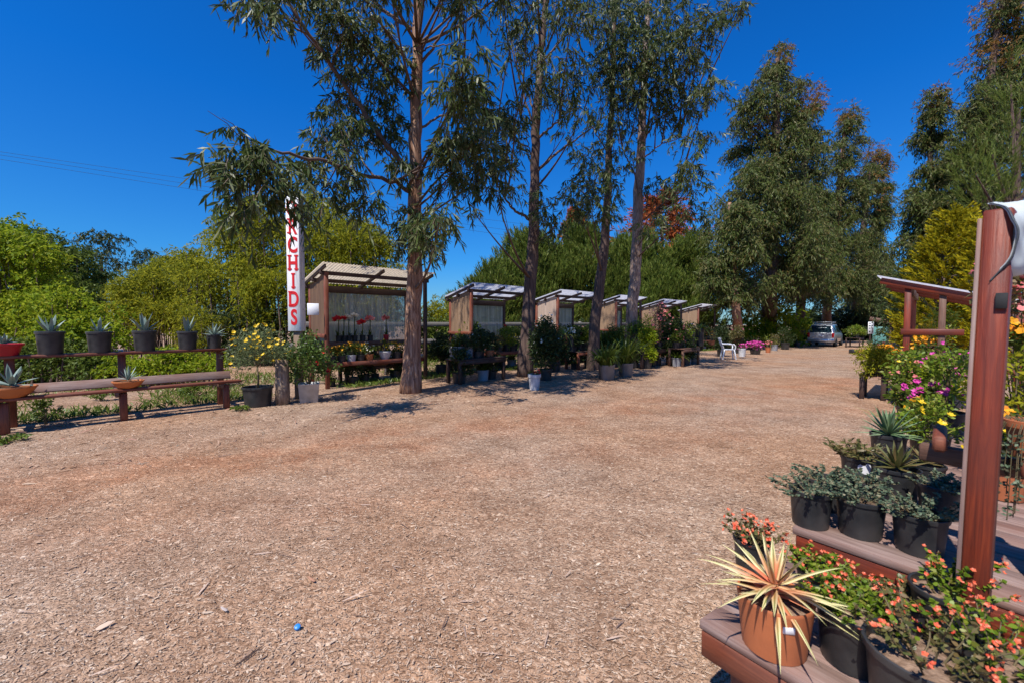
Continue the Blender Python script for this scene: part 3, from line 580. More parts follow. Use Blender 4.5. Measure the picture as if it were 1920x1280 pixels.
for px, pm, r, fm, lab in [(622, 'black', .1, 'fmari', 'orange flowers in a black pot, left end of cream shed lower shelf'), (640, 'black', .11, 'fmari', 'orange flowers in a black pot just right of the rose bush'), (659, 'whiteold', .11, 'fmari', 'orange flowers in a scuffed grey-white pot on the lower shed shelf'), (676, 'black', .11, 'fmari', 'orange marigolds in a black pot between two pale pots'), (692, 'terra2', .11, 'fwhite', 'small cream flowers spilling over a tan pot on the lower shed shelf'), (722, 'whiteold', .15, 'fyel', 'low yellow flowers in a broad white bowl on the lower shed shelf'), (744, 'black', .12, 'fmari', 'dull orange flowers in a black pot beside the white bowl'), (759, 'terra', .1, 'fyel', 'yellow flowers in a rusty clay pot next to the peeling trunk')]:
    potted(lab, 'potted flowers', in_shed(0, px, .1, .60, 665), r, r*1.35, lambda z, fm=fm: bush((.17, .17, .15), z+.16, 260, .05, .02, 'mid', 8, z, 26, fm, .022), pm, 'bowl' if r == .15 else 'nursery')
for i, px, y, z, pm, r, pl, lab in [
    (1, 944, .62, 1.05, 'white', .15, lambda z: geranium(.2, z, 'fred', 2), 'red geranium in a square white box on the shelf of the curtained shed'),
    (1, 880, .1, .60, 'black', .12, lambda z: bush((.2, .2, .13), z+.1, 260, .05, .025, 'mid', 8, z, 30, 'fpink', .024), 'magenta flowers in a black pot on the shelf of the curtained shed'),
    (1, 893, .1, .60, 'black', .12, lambda z: bush((.2, .2, .13), z+.1, 260, .05, .025, 'mid', 8, z, 26, 'frose', .024), 'pale pink flowers in a black pot right of the magenta ones'),
    (1, 912, .05, .60, 'terra', .13, lambda z: straps(16, .3, .015, z, 'strap', (.4, 1.4), .5), 'thin grassy plant in an orange clay pot in the curtained shed'),
    (1, 935, .1, .60, 'black', .12, lambda z: bush((.2, .2, .22), z+.2, 300, .05, .02, 'olive', 9, z, 20, 'fmari', .02), 'rusty orange flowered plant in a black pot near the dark trunk'),
    (1, 960, .1, .60, 'black', .11, lambda z: bush((.2, .2, .22), z+.22, 260, .05, .02, 'bright', 9, z, 30, 'fyel', .025), 'yellow flowered plant in a black pot beside the dark trunk'),
    (2, 1048, .72, 1.05, 'black', .1, lambda z: bush((.2, .2, .2), z+.15, 220, .06, .02, 'dark', 8, z), 'dark leafy plant in a black pot on the upper shelf of the cream walled shed'),
    (2, 1100, .6, 1.05, 'black', .1, lambda z: bush((.18, .18, .14), z+.12, 220, .05, .02, 'mid', 8, z, 26, 'fpink', .026), 'purple pink flowers in a black pot high in the cream walled shed'),
    (3, 1190, .7, 1.05, 'black', .12, lambda z: bush((.22, .22, .2), z+.15, 220, .06, .02, 'mid', 8, z), 'leafy green plant in a black pot in the plain tan walled shed'),
    (4, 1262, .7, 1.05, 'black', .12, lambda z: bush((.22, .22, .2), z+.15, 220, .06, .02, 'bright', 8, z, 14, 'frose', .03), 'light green plant with salmon flowers on the half hidden shed shelf'),
    (5, 1330, .7, 1.05, 'black', .13, lambda z: bush((.25, .25, .25), z+.2, 220, .06, .02, 'olive', 8, z), 'olive plant in a black pot on the shelf of the last shed')]:
    potted(lab, 'potted plant', in_shed(i, px, y, z+.002), r, r*1.3, pl, pm, 'square' if pm == 'white' else 'nursery', rz=R45 if pm == 'white' else 0)
# --- tables in front of the sheds
def table(label, o, L, W, h, rz=R45, mat='dkwood', legm=None, group='slatted tables before the sheds'):
    o = np.array(o, float); o[2] = gz(o[0], o[1]); t = thing('display_table', label, 'table', o, rz, group); legm = legm or mat
    for x in (.06, L-.06):
        for y in (.06, W-.06): slab('leg', legm, t, (x, y, (h-.04)/2), (.08, .08, h-.04))
    mb = MB(); n = max(int(W/.15), 2); w = W/n
    for i in range(n): mb.box((L/2+rng.normal(0, .01), (i+.5)*w, h-.018), (L, w-.012, .036))
    mb.build('top', M[mat], t); slab('apron', legm, t, (L/2, .02, h-.085), (L-.02, .03, .09))
    return t
T = {1: (G(648, 722), 1.75, .5, .47), 2: (G(862, 722), 1.6, .6, .62), 3: (G(1085, 694), 1.5, .6, .6), 4: (G(1205, 692), 2.0, .6, .6), 5: (G(1282, 688), 1.45, .6, .64)}
for k, lab, m_, lm in [(1, 'low reddish bench in front of the cream roofed shed', 'red', 'dkwood'), (2, 'dark table in front of the curtained shed, between two trunks', 'dkwood', None), (3, 'red legged dark table in front of the cream walled shed', 'dkwood', 'red'), (4, 'long dark table under the tall flowering plants', 'dkwood', None), (5, 'dark table next to the white plastic chair', 'brown', None)]:
    table(lab, *T[k], mat=m_, legm=lm)
def on_table(k, px, y=.3, py=650):
    o, L, W, h = T[k]; q = o+b*y; p = q+u*onl(px, q, u, py); return (p[0], p[1], gz(*p[:2])+h+.002)
B_ = lambda R, n, m, fl=0, fm=None, fr=.025, L=.06, W=.024, K=12: (lambda z: bush(R, z+R[2]*.8, n, L, W, m, K, z, fl, fm, fr))
for k, px, r, pl, pm, lab in [
    (2, 873, .14, B_((.32, .28, .26), 700, 'dark'), 'bluepot', 'dark leafy plant in a blue-green glazed pot on the table between the trunks'),
    (2, 895, .12, B_((.3, .26, .24), 600, 'dark', 12, 'fwhite'), 'black', 'low green plant in a black pot right of the blue-green pot'),
    (2, 918, .13, lambda z: rosette(18, .2, .05, z, m='aloe'), 'terra', 'aloe rosette in an orange clay pot at the table end by the trunk'),
    (3, 1056, .13, lambda z: straps(70, .7, .034, z, 'spider', (.6, 1.5), 1.1), 'terra', 'yellow green strap leaved plant in a terracotta pot beside the dark shrub'),
    (3, 1070, .12, B_((.22, .2, .2), 240, 'mid', 40, 'fwhite', .035), 'black', 'white flowered plant in a black pot next to the yellow straps'),
    (3, 1097, .14, B_((.3, .28, .3), 900, 'bright'), 'black', 'rounded bright green plant in a black pot by the red table legs'),
    (4, 1212, .15, B_((.4, .36, .55), 1300, 'bright', 20, 'frose', .035), 'black', 'upright light green plant with few flowers left on the long table'),
    (4, 1234, .17, B_((.5, .45, .75), 2200, 'dark', 60, 'frose', .055), 'black', 'tall dark bush with salmon flowers on the long table'),
    (4, 1256, .16, lambda z: straps(120, .9, .045, z, 'strap', (.8, 1.5), .8), 'black', 'arching grassy strap plant in a black pot on the long table'),
    (5, 1296, .13, B_((.22, .2, .2), 260, 'olive', 12, 'fwhite', .03), 'black', 'olive plant with white flowers in a black pot left of the yellow straps'),
    (5, 1312, .16, lambda z: straps(90, .95, .05, z, 'spider', (.7, 1.5), 1.0), 'black', 'large yellow green strap plant in a black pot on the table by the chair'),
    (5, 1334, .13, B_((.26, .24, .22), 280, 'olive', 14, 'fmari'), 'terra', 'brownish plant with orange blooms in a clay pot near the chair')]:
    potted(lab, 'potted plant', on_table(k, px), r, r*(4.2 if 'strap' in lab and k in (3, 5) else 1.35), pl, pm)
# --- plants standing on the ground along the row
for px, py, r, h, pl, pm, kd, lab in [
    (1002, 730, .15, .36, lambda z: bush((.16, .16, .1), z+.05, 120, .05, .02, 'mid', 6, z, 8, 'fred', .035), 'whiteold', 'rim', 'small red flowered plant in a dented whitish bucket by the dark trunk'),
    (1022, 712, .2, .3, lambda z: bush((.44, .42, .72), .92, 4200, .09, .04, 'dark', 30, z, 40, 'fwhite', .035), 'black', 'nursery', 'tall dark leafy shrub with white flecks behind the whitish bucket'),
    (1137, 711, .19, .4, lambda z: straps(170, 1.25, .05, z, 'strap', (.85, 1.5), .75, .14), 'grey', 'square', 'tall grassy orchid clump in the left of two grey square planters'),
    (1173, 705, .18, .38, lambda z: straps(200, 1.5, .05, z, 'strap', (.95, 1.52), .65, .14), 'grey', 'square', 'taller darker orchid clump in the grey square planter on the right'),
    (1300, 681, .16, .42, lambda z: bush((.2, .2, .12), z+.08, 160, .05, .02, 'dark', 6, z), 'grey', 'square', 'low dark plant in a grey block planter under the strap plant table'),
    (1391, 668, .17, .38, lambda z: bush((.25, .22, .15), z+.12, 220, .06, .02, 'mid', 8, z, 26, 'fpink', .045), 'whiteold', 'nursery', 'magenta flowers in a pale pot just right of the white chair'),
    (1416, 664, .26, .22, lambda z: bush((.55, .45, .26), z+.2, 700, .06, .025, 'mid', 16, z, 190, 'fpink', .05), 'black', 'nursery', 'broad low mound of bright magenta flowers right of the chair'),
    (1412, 655, .22, .4, lambda z: straps(130, 1.35, .06, z, 'spider', (.6, 1.5), 1.0, .14), 'black', 'nursery', 'big bright yellow green strap clump behind the magenta flowers'),
    (1437, 652, .22, .4, lambda z: straps(120, 1.35, .06, z, 'spider', (.6, 1.5), 1.0, .12), 'black', 'nursery', 'second yellow green strap clump, nearer the van'),
    (1440, 661, .14, .3, lambda z: bush((.24, .22, .2), z+.15, 200, .06, .025, 'mid', 8, z, 24, 'frose', .05), 'terra', 'nursery', 'pale pink flowered plant at the right edge of the magenta mound'),
    (1452, 657, .2, .36, lambda z: bush((.4, .35, .4), z+.3, 700, .07, .03, 'olive', 10, z), 'grey', 'nursery', 'tan and olive plant in a grey pot beyond the magenta flowers'),
    (1472, 655, .26, .45, lambda z: bush((.55, .5, .6), z+.5, 1200, .08, .03, 'dark', 12, z), 'black', 'nursery', 'dark bush in a big black tub beside the tan olive plant'),
    (1494, 650, .22, .36, lambda z: bush((.7, .6, .6), z+.45, 1300, .08, .03, 'bright', 14, z), 'black', 'nursery', 'light green bush in a black pot closest to the van')]:
    potted(lab, 'potted plant', G(px, py), r, h, pl, pm, kd, rz=.3 if kd == 'square' else 0)
for px, py, R, m_, fl, fm, lab in [(828, 702, (.36, .34, .5), 'dark', 0, None, 'dark leafy bush in a black pot between the cream and the curtained shed'), (862, 700, (.28, .26, .3), 'mid', 10, 'fpink', 'green bush with a few pink flowers under the curtained shed'), (1040, 696, (.4, .35, .5), 'dark', 8, 'fred', 'dark bush with red specks left of the cream walled shed'), (1150, 688, (.45, .4, .6), 'mid', 0, None, 'dense green bush in a black pot behind the two grey planters'), (1212, 690, (.4, .38, .6), 'bright', 0, None, 'yellowish green bush in a black pot right of the pale trunk'), (1262, 684, (.5, .45, .75), 'dark', 26, 'frose', 'large dark bush with salmon flowers at the end of the long table'), (1282, 680, (.4, .4, .45), 'olive', 10, 'frose', 'olive bush in a black pot left of the grey block planter'), (1352, 668, (.4, .4, .6), 'dark', 0, None, 'dark green bush in a black pot behind the white chair'), (1380, 662, (.4, .4, .6), 'olive', 12, 'fpink', 'brownish bush in a black pot between the chair and the magenta flowers')]:
    potted(lab, 'potted bush', G(px, py), .19, .3, lambda z, R=R, m_=m_, fl=fl, fm=fm: bush(R, .3+R[2]*.85, int(2600*R[0]*R[2]/.2*1.1), .085, .04, m_, 20, z, fl, fm, .045))
# --- crowded small pots on the ground and the low shelves
def proto(k):
    return potted('', 'potted plant', (0, 0, 0), [.13, .12, .14, .12, .13][k], [.2, .18, .24, .18, .2][k], [lambda z: bush((.27, .25, .26), z+.2, 700, .075, .034, 'dark', 14, z), lambda z: bush((.24, .22, .2), z+.15, 560, .06, .026, 'olive', 12, z, 16, 'fmari', .03), lambda z: straps(60, .55, .034, z, 'strap', (.6, 1.5), .8), lambda z: bush((.25, .23, .22), z+.17, 560, .065, .03, 'mid', 12, z, 20, 'frose', .03), lambda z: bush((.28, .24, .3), z+.22, 640, .07, .03, 'kal', 14, z)][k], ['black', 'terra', 'grey', 'black', 'black'][k])
protos = [proto(k) for k in range(5)]; used = set()
def spread(p, k, label, group):
    if k in used: r = copy_tree(protos[k], p, rng.random()*6.28, label, scale=rng.uniform(1.0, 1.45))
    else: r = protos[k]; used.add(k); r.location = tuple(p); r['label'] = label; r['category'] = 'potted plant'
    r['group'] = group
SN = ['cream roofed shed', 'curtained shed', 'cream walled shed', 'plain tan walled shed', 'half hidden shed', 'last shed of the row']
for i in range(6):
    t, o, W = shape[i]
    for j in range(6):
        q = o+u*(W*(j+.5)/6+rng.normal(0, .05))+b*rng.uniform(.15, .8); q[2] = gz(q[0], q[1]); spread(q, int(rng.choice([0, 0, 2, 4, 3])), f'potted plant on the shaded ground beneath the shelves of the {SN[i]}', f'plants on the ground under the {SN[i]}')
    for j in range(5 if i else 0):
        q = o+u*(W*(j+.5)/5+rng.normal(0, .04))+b*rng.uniform(.22, .42); q[2] = gz(q[0], q[1])+.602; spread(q, int(rng.choice([0, 1, 3, 4])), f'small potted plant crowded on the low shelf of the {SN[i]}', f'plants on the low shelf of the {SN[i]}')
for k in (2, 3, 4, 5):
    o, L, W, h = T[k]
    for j in range(4):
        q = np.array(o)+u*(L*(j+.5)/4+rng.normal(0, .05))+b*(W*.72+rng.normal(0, .05)); q[2] = gz(q[0], q[1])+h+.002; spread(q, int(rng.choice([0, 1, 3, 4, 2])), 'small potted plant at the back of the '+['dark table by the curtained shed', 'red legged table', 'long dark table', 'table beside the white chair'][k-2], 'plants at the back of the '+['dark table', 'red legged table', 'long table', 'chair side table'][k-2])
        q = np.array(o)+u*(L*(j+.5)/4+rng.normal(0, .05))+b*(W*.5+rng.normal(0, .08)); q[2] = gz(q[0], q[1])
        if h > .5 and j != 1: spread(q, int(rng.choice([0, 0, 2])), 'dark potted plant standing under the '+['dark table by the curtained shed', 'red legged table', 'long dark table', 'table beside the white chair'][k-2], 'plants under the '+['dark table', 'red legged table', 'long table', 'chair side table'][k-2])
# --- white plastic chair
ch = thing('plastic_chair', 'white plastic armchair beside the row of tables', 'chair', G(1365, 673), -.25)
slab('seat', 'white', ch, (0, 0, .42), (.44, .44, .03))
for sx in (-1, 1):
    for sy in (-1, 1):
        mb = MB(); mb.beam((sx*.26, sy*.24, 0), (sx*.19, sy*.2, .42), .05, .04, (0, 1, 0)); mb.build('leg', M['white'], ch)
mb = MB()
for y in (-.2, -.1, 0, .1, .2): mb.beam((-.2, y, .43), (-.36, y*1.05, .86), .055, .022, (1, 0, 0))
mb.beam((-.35, -.25, .87), (-.35, .25, .87), .03, .08); mb.build('backrest', M['white'], ch)
for sy in (-1, 1):
    mb = MB(); mb.tube([[-.285, sy*.25, .66], [-.05, sy*.275, .65], [.17, sy*.27, .635], [.225, sy*.25, .56], [.215, sy*.22, .42]], [.026]*5, 8); mb.build('armrest', M['white'], ch, smooth=True)
# --- rail fence behind the sheds
fo = G(800, 640); fo = D(700, 600, 12.3); fo[2] = 0
fn = thing('rail_fence', 'grey two-rail timber fence running behind the plant sheds', 'fence', fo, R45)
for x in np.arange(-2, 22, 2.4): slab('post', 'fence', fn, (x, 0, .8), (.1, .1, 1.6))
for z in (.95, 1.48): slab('rail', 'fence', fn, (10, -.07, z), (24.5, .04, .14))
m = 2600; k_ = rng.random(m); P = E+u*(-5+24*k_)[:, None]+b*(.4-3.4*rng.random(m)**1.6)[:, None]; P[:, 2] = [gz(x, y)+.012 for x, y in P[:, :2]]; a_ = rng.random(m)*6.283
mb = MB(); mb.ribbons(P, np.stack([np.cos(a_), np.sin(a_), rng.normal(0, .25, m)], 1), rng.uniform(.06, .15, m), rng.uniform(.012, .024, m), S=3, side=np.stack([-np.sin(a_), np.cos(a_), rng.normal(0, .6, m)], 1), droop=.2)
tag(mb.build('leaf_litter', M['litter']), 'fallen curled gum leaves scattered along the foot of the row', 'leaf litter', kind='stuff')
n = 60000; k_ = rng.random(n); P = E+u*(-9+46*k_**1.4)[:, None]+b*(.75+6.5*rng.random(n)**1.7)[:, None]; P[:, 2] = [gz(x, y) for x, y in P[:, :2]]; ok = np.sin(P[:, 0]*1.7)+np.sin(P[:, 1]*2.3+P[:, 0])+rng.normal(0, .5, n) > .1
grass('grass', 'patchy yellow green grass and weeds behind the plank shelf and the sheds', int(ok.sum()), P[ok], .22, .022, 'weed')
for px, py, n, lab in [(15, 828, 60, 'tuft of bright green weeds at the left edge of the yard'), (452, 770, 40, 'small green weeds at the foot of the wide black pot'), (87, 795, 70, 'spindly green sapling under the left end of the plank shelf'), (360, 742, 140, 'bushy green weeds under the right half of the plank shelf'), (190, 750, 90, 'low green weeds under the middle of the plank shelf')]:
    h = .32 if n == 70 else (.22 if n > 80 else .06); t = thing('weed_tuft', lab, 'weeds', G(px, py), 0, 'weeds around the plank shelf')
    for nm, mb, mk_, sm in bush((.28 if n > 80 else .17, .2, h*.5), h*.7, n*4, .06, .03, 'weed', 9, 0): mb.build(nm, M[mk_], t)
# ------------------------------------------------------------------ trees
FG_NAME = 'far gum trees closing the end of the yard'
def curve3(P, n=24):
    P = np.asarray(P, float)
    if len(P) == 2: return P[0]+np.linspace(0, 1, n)[:, None]*(P[1]-P[0])
    s = np.concatenate([[0], np.cumsum(np.linalg.norm(np.diff(P, axis=0), axis=1))]); t = np.linspace(0, s[-1], n)
    Q = np.stack([np.interp(t, s, P[:, k]) for k in range(3)], 1)
    for _ in range(2): Q[1:-1] = (Q[:-2]+2*Q[1:-1]+Q[2:])/4
    return Q
def sprays(lb, tb, c, R, n, L, W, per=11, tl=.55, spread=.55, S=2, hang=1.0, twr=.004):
    """drooping leafy twigs through an ellipsoid; every leaf hangs from its twig"""
    p = rng.normal(0, 1, (n, 3)); p = p/np.maximum(np.linalg.norm(p, axis=1, keepdims=True), .01)*rng.random((n, 1))**.42*R+c
    out = nrm((p-c)/R+rng.normal(0, .5, (n, 3))); d0 = nrm(out*[1, 1, .5]+[0, 0, .1]); Lt = tl*rng.uniform(.6, 1.3, n)
    def at(t): return p[:, None]+d0[:, None]*(Lt[:, None]*t)[..., None]*.8-np.array([0, 0, 1])*(hang*.55*Lt[:, None]*t**2)[..., None]
    if tb is not None and twr > 0:
        t = np.broadcast_to(np.linspace(0, 1, 4), (n, 4)); q = at(t); sd = nrm(np.cross(d0, [0, 0, 1.0]))*twr
        V = np.stack([q-sd[:, None], q+sd[:, None]], 2); i = (np.arange(n)*8)[:, None]+np.arange(3)[None]*2
        tb.add(V.reshape(-1, 3), np.stack([i, i+1, i+3, i+2], -1).reshape(-1, 4))
    t = rng.random((n, per))**.8; P = at(t).reshape(-1, 3); N = len(P)
    Dr = np.repeat(d0, per, 0)*.35+rng.normal(0, spread, (N, 3))-np.array([0, 0, hang*.85])
    lb.ribbons(P, Dr, L*rng.uniform(.6, 1.25, N), W*rng.uniform(.75, 1.25, N), S=S, prof=[.25, 1, .05] if S == 2 else None, droop=.12)
def gum(label, base, trunk, limbs, clumps, bark, leaf='euc', L=.175, W=.032, name='gum_tree', group=None, per=15, tl=.42, twr=.004, S=2, k=14, flare=1.35, tips=None):
    base = np.asarray(base, float); t = thing(name, label, 'tree', base, 0, group)
    P = curve3([base+[0, 0, -.05]]+[D(a, c, d) for a, c, d, w in trunk], 40); ws = [trunk[0][3]*flare]+[w for *_, w in trunk]
    kp = np.array([base]+[D(a, c, d) for a, c, d, w in trunk]); dd = np.concatenate([[0], np.cumsum(np.linalg.norm(np.diff(kp, axis=0), axis=1))]); dd /= dd[-1]; r = np.interp(np.linspace(0, 1, 40), dd, [w*(base[1] if i == 0 else trunk[i-1][2])/F/2 for i, w in enumerate(ws)])
    P[1:-1] += rng.normal(0, .012, (38, 3)); mb = MB(); mb.tube(P-base, r*(1+rng.normal(0, .03, 40)), k); 
    lm = MB(); pts = [P]
    for lw, pp in limbs:
        Q = curve3([D(*q) for q in pp], 22); Q[1:-1] += rng.normal(0, .015, (20, 3)); lm.tube(Q-base, np.linspace(lw*pp[0][2]/F/2, lw*.35*pp[0][2]/F/2, 22), 7, cap=False); pts.append(Q)
    A = np.concatenate(pts); lb = MB(); tb = MB(); tp = MB()
    for cl in clumps:
        px, py, rx, ry, d, n = cl[:6]; d = d+(rng.uniform(*((-3.0, -.5) if px > 780 else (-.7, .5))) if leaf == 'euc' and py > 0 and not d < 7.5 else 0)*min(1, abs(px-trunk[-1][0])/60+.35); c = D(px, py, d); s = d/F; R = np.array([rx*s, max(min(rx, ry)*s, .3), ry*s])
        dv = A-(c-[0, 0, R[2]*.5+.35*np.linalg.norm((c-A.mean(0))[:2])]); ho = np.linalg.norm((A-c)[:, :2], axis=1); A_ = A; dv = (A_-(c-[0, 0, 1.0])) if py < 0 else dv; q = A[np.argmin(np.linalg.norm(dv, axis=1)+(np.arange(len(A)) >= 40)*(60.0 if py < 0 else 0)+4.0*(np.abs(960+F*A[:, 0]/A[:, 1]-px) > max(110, abs(px-trunk[3 if len(trunk) > 3 else 1][0])*.8))*(np.arange(len(A)) >= 40)+3.0*((np.abs((A-c)[:, 2]) > 1.6*ho) & (np.abs((A-c)[:, 2]) > .9)))]
        ln = np.linalg.norm(c-q)
        if ln > .25:
            mid = (q+c)/2+np.array([0, 0, -.06*ln])+rng.normal(0, .05*ln, 3); tt = np.linspace(0, 1, 10)[:, None]
            C = (1-tt)**2*q+2*tt*(1-tt)*mid+tt*tt*c; lm.tube(C-base, np.linspace(min(.012+.009*ln, .05), .006, 10), 6, cap=False)
            for _ in range(4):
                e = c+rng.normal(0, .55, 3)*R; f = C[rng.integers(5, 10)]; lm.tube([f-base, (f+e)/2-base+[0, 0, .05], e-base], [.008, .006, .003], 4, cap=False)
        sprays(lb, tb, c-base, R, int(n*1.0), L, W, per, tl, S=S, twr=twr)
    mb.build('trunk', bark, t, smooth=True, extra=(lm, M['twig']))
    cr = lb.build('crown', M[leaf], t, extra=(tb, M['twig']))
    if tips:
        for px, py, rx, ry, d, n in tips: s = d/F; sprays(tp, None, D(px, py, d)-base, np.array([rx*s, rx*s, ry*s]), n, L, W, per, tl, hang=.3)
        tp.build('foliage', M['euctip'], cr)
    return t
GR = 'gum trees standing between the yard and the sheds'
gum('tall gum tree with peeling tan bark before the cream roofed shed', G(770, 735), [(774, 640, 9.35, 31), (777, 520, 9.3, 28), (778, 400, 9.3, 25), (780, 250, 9.3, 22), (783, 100, 9.3, 18), (786, -60, 9.3, 13), (788, -260, 9.3, 8)],
    [(11, [(776, 330, 9.3), (745, 300, 9.1), (690, 225, 8.8), (640, 150, 8.5), (590, 80, 8.2), (535, 0, 7.9), (495, -70, 7.7)]), (8, [(772, 362, 9.3), (735, 338, 8.7), (680, 330, 8.0), (615, 303, 7.1), (560, 294, 6.6), (505, 276, 6.1), (465, 288, 5.8)]),
     (6, [(783, 130, 9.3), (812, 88, 9.2), (838, 45, 9.0), (868, 8, 8.9)]), (5, [(786, 245, 9.3), (815, 220, 9.4), (855, 214, 9.5), (925, 208, 9.6)]), (4, [(780, 118, 9.3), (800, 90, 9.2), (850, 80, 9.1)]), (6, [(780, 60, 9.3), (735, 30, 9.7), (690, 5, 10.2), (640, -40, 10.6)]), (5, [(786, 20, 9.3), (820, -40, 9.8), (850, -90, 10.3)]), (5, [(775, 330, 9.3), (720, 285, 9.8), (690, 262, 10.2)])],
    [(440, 300, 30, 40, 5.7, 24), (475, 330, 40, 55, 5.7, 40), (508, 320, 34, 40, 5.8, 26), (553, 378, 14, 40, 6.4, 12), (468, 378, 30, 34, 5.7, 20), (452, 248, 16, 10, 5.7, 8),
     (660, 40, 55, 34, 8.6, 60), (700, 90, 60, 40, 9.0, 60), (640, 70, 40, 36, 8.4, 40), (735, 150, 34, 50, 9.4, 40), (650, 135, 40, 22, 9.0, 26), (690, 190, 50, 26, 9.6, 36), (630, 190, 26, 14, 8.8, 14), (640, 232, 46, 22, 8.8, 42), (690, 250, 50, 22, 9.4, 36), (735, 235, 24, 40, 9.6, 22), (610, 100, 14, 40, 8.4, 12),
     (645, 270, 26, 20, 8.0, 14), (600, 250, 14, 8, 8.6, 6), (610, 285, 20, 14, 7.4, 16), (685, 370, 20, 38, 8.0, 28), (610, 350, 18, 40, 7.4, 24), (650, 330, 14, 18, 7.8, 10), (580, 310, 12, 20, 7.1, 10),
     (480, 8, 36, 16, 7.6, 30), (530, 5, 40, 20, 7.8, 24), (570, -20, 40, 30, 8.0, 26), (445, 4, 16, 10, 7.6, 8), (875, 8, 20, 22, 8.9, 18), (850, -20, 40, 20, 9.0, 22), (660, -30, 60, 30, 9.6, 40), (740, -50, 60, 50, 9.3, 50), (840, -90, 60, 50, 9.8, 50), (700, -150, 90, 60, 9.6, 60), (800, -220, 90, 80, 9.5, 80),
     (880, 110, 24, 34, 9.6, 16), (865, 165, 34, 34, 9.5, 52), (890, 200, 26, 34, 9.6, 40), (850, 260, 30, 22, 9.3, 28), (880, 290, 50, 36, 9.7, 56), (830, 300, 22, 26, 9.2, 22), (840, 340, 22, 16, 9.4, 14), (910, 330, 26, 24, 9.8, 20), (905, 255, 16, 26, 9.7, 16),
     (756, 312, 16, 22, 9.0, 22), (725, -70, 70, 40, 7.0, 60), (613, -326, 120, 60, 6.0, 80), (906, -150, 110, 60, 7.4, 90), (998, -70, 80, 40, 8.4, 80), (760, -268, 120, 60, 6.4, 90), (866, -90, 70, 40, 7.9, 60), (600, -140, 70, 40, 7.0, 50), (800, -170, 80, 40, 7.4, 60), (940, -70, 60, 40, 8.4, 46), (890, -190, 60, 50, 8.0, 40), (772, 440, 28, 22, 9.0, 44), (800, 420, 26, 30, 9.0, 34), (825, 402, 16, 20, 9.1, 14), (765, 400, 14, 20, 9.1, 14), (790, 465, 22, 20, 9.05, 16)],  # the out-of-frame clumps here are added to throw shade on the yard
    M['bark1'], group=GR)
gum('tall dark trunked gum tree right of the curtained shed', G(985, 705), [(988, 620, 12.2, 25), (996, 500, 12.2, 23), (1003, 400, 12.2, 20), (1003, 300, 12.2, 17), (1005, 220, 12.2, 16), (1013, 120, 12.2, 13), (1022, 20, 12.2, 10), (1026, -120, 12.2, 6)],
    [(6, [(992, 412, 12.2), (960, 392, 12.0), (942, 365, 11.9), (930, 340, 11.8)]), (6, [(1008, 322, 12.2), (1040, 290, 12.4), (1080, 262, 12.6), (1115, 235, 12.8)]), (5, [(1006, 262, 12.2), (1040, 232, 12.0), (1075, 205, 11.9)]), (4, [(1000, 235, 12.2), (985, 190, 12.2), (965, 110, 12.2), (945, 20, 12.2)]), (4, [(1003, 215, 12.2), (975, 130, 12.4), (955, 60, 12.5)]), (4, [(1012, 120, 12.2), (1060, 70, 12.0), (1110, 25, 11.8)]), (3, [(1004, 318, 12.2), (985, 255, 12.1), (975, 215, 12.0)])],
    [(905, 200, 30, 26, 11.9, 20), (935, 230, 30, 30, 11.8, 44), (950, 275, 26, 45, 11.9, 44), (920, 300, 30, 30, 11.8, 34), (965, 220, 20, 24, 12, 22), (895, 245, 20, 20, 11.9, 12), (890, 400, 8, 10, 11.8, 4), (930, 360, 12, 10, 11.8, 6), (960, 360, 20, 14, 12, 8),
     (945, 20, 20, 26, 12.2, 22), (970, 60, 24, 20, 12.3, 18), (955, 100, 16, 16, 12.2, 10), (990, 30, 20, 24, 12.3, 18), (1040, 20, 34, 26, 12, 34), (1075, 30, 34, 22, 11.9, 32), (1000, 90, 20, 16, 12.2, 12), (980, 165, 20, 14, 12.1, 10),
     (1050, 110, 40, 26, 12, 34), (1075, 150, 36, 26, 12, 34), (1020, 170, 26, 26, 12, 24), (1050, 190, 26, 14, 12, 16), (1090, 215, 26, 16, 12.4, 16), (1060, 250, 12, 18, 12.5, 6), (1020, 400, 24, 18, 12.2, 20), (1040, 425, 16, 12, 12.2, 8), (1015, 370, 14, 16, 12.1, 10), (1000, -40, 60, 40, 12.2, 50), (1060, -80, 60, 50, 12.2, 50), (1010, -140, 60, 40, 12.2, 40), (1000, -110, 80, 40, 10, 60), (1090, -70, 70, 40, 10.2, 60), (1060, -160, 70, 40, 10.4, 50)],  # last overhead clumps are unseen, added to shade the stall fronts
    M['bark2'], group=GR)
gum('slender dark gum tree leaning right behind the grassy orchid planters', G(1112, 692), [(1113, 620, 13.9, 20), (1124, 540, 13.9, 19), (1134, 460, 13.9, 17), (1139, 380, 13.9, 14), (1141, 300, 13.9, 12), (1147, 200, 13.9, 10), (1152, 60, 13.9, 8), (1155, -60, 13.9, 5)],
    [(4, [(1138, 400, 13.9), (1115, 375, 13.8), (1090, 360, 13.7)]), (3, [(1142, 290, 13.9), (1110, 240, 13.8), (1095, 200, 13.7)])],
    [(1100, 290, 30, 20, 13.8, 26), (1120, 330, 36, 26, 13.8, 44), (1085, 355, 36, 22, 13.7, 42), (1110, 390, 30, 26, 13.7, 36), (1080, 385, 22, 20, 13.6, 18), (1150, 340, 20, 30, 14, 22), (1145, 260, 26, 40, 14, 34), (1130, 190, 26, 40, 13.9, 30), (1125, 130, 26, 30, 13.8, 26), (1150, 60, 40, 50, 14, 60), (1130, 10, 40, 30, 13.9, 40), (1150, -60, 50, 50, 14, 50), (1150, 400, 12, 24, 13.9, 8)],
    M['bark2'], group=GR)
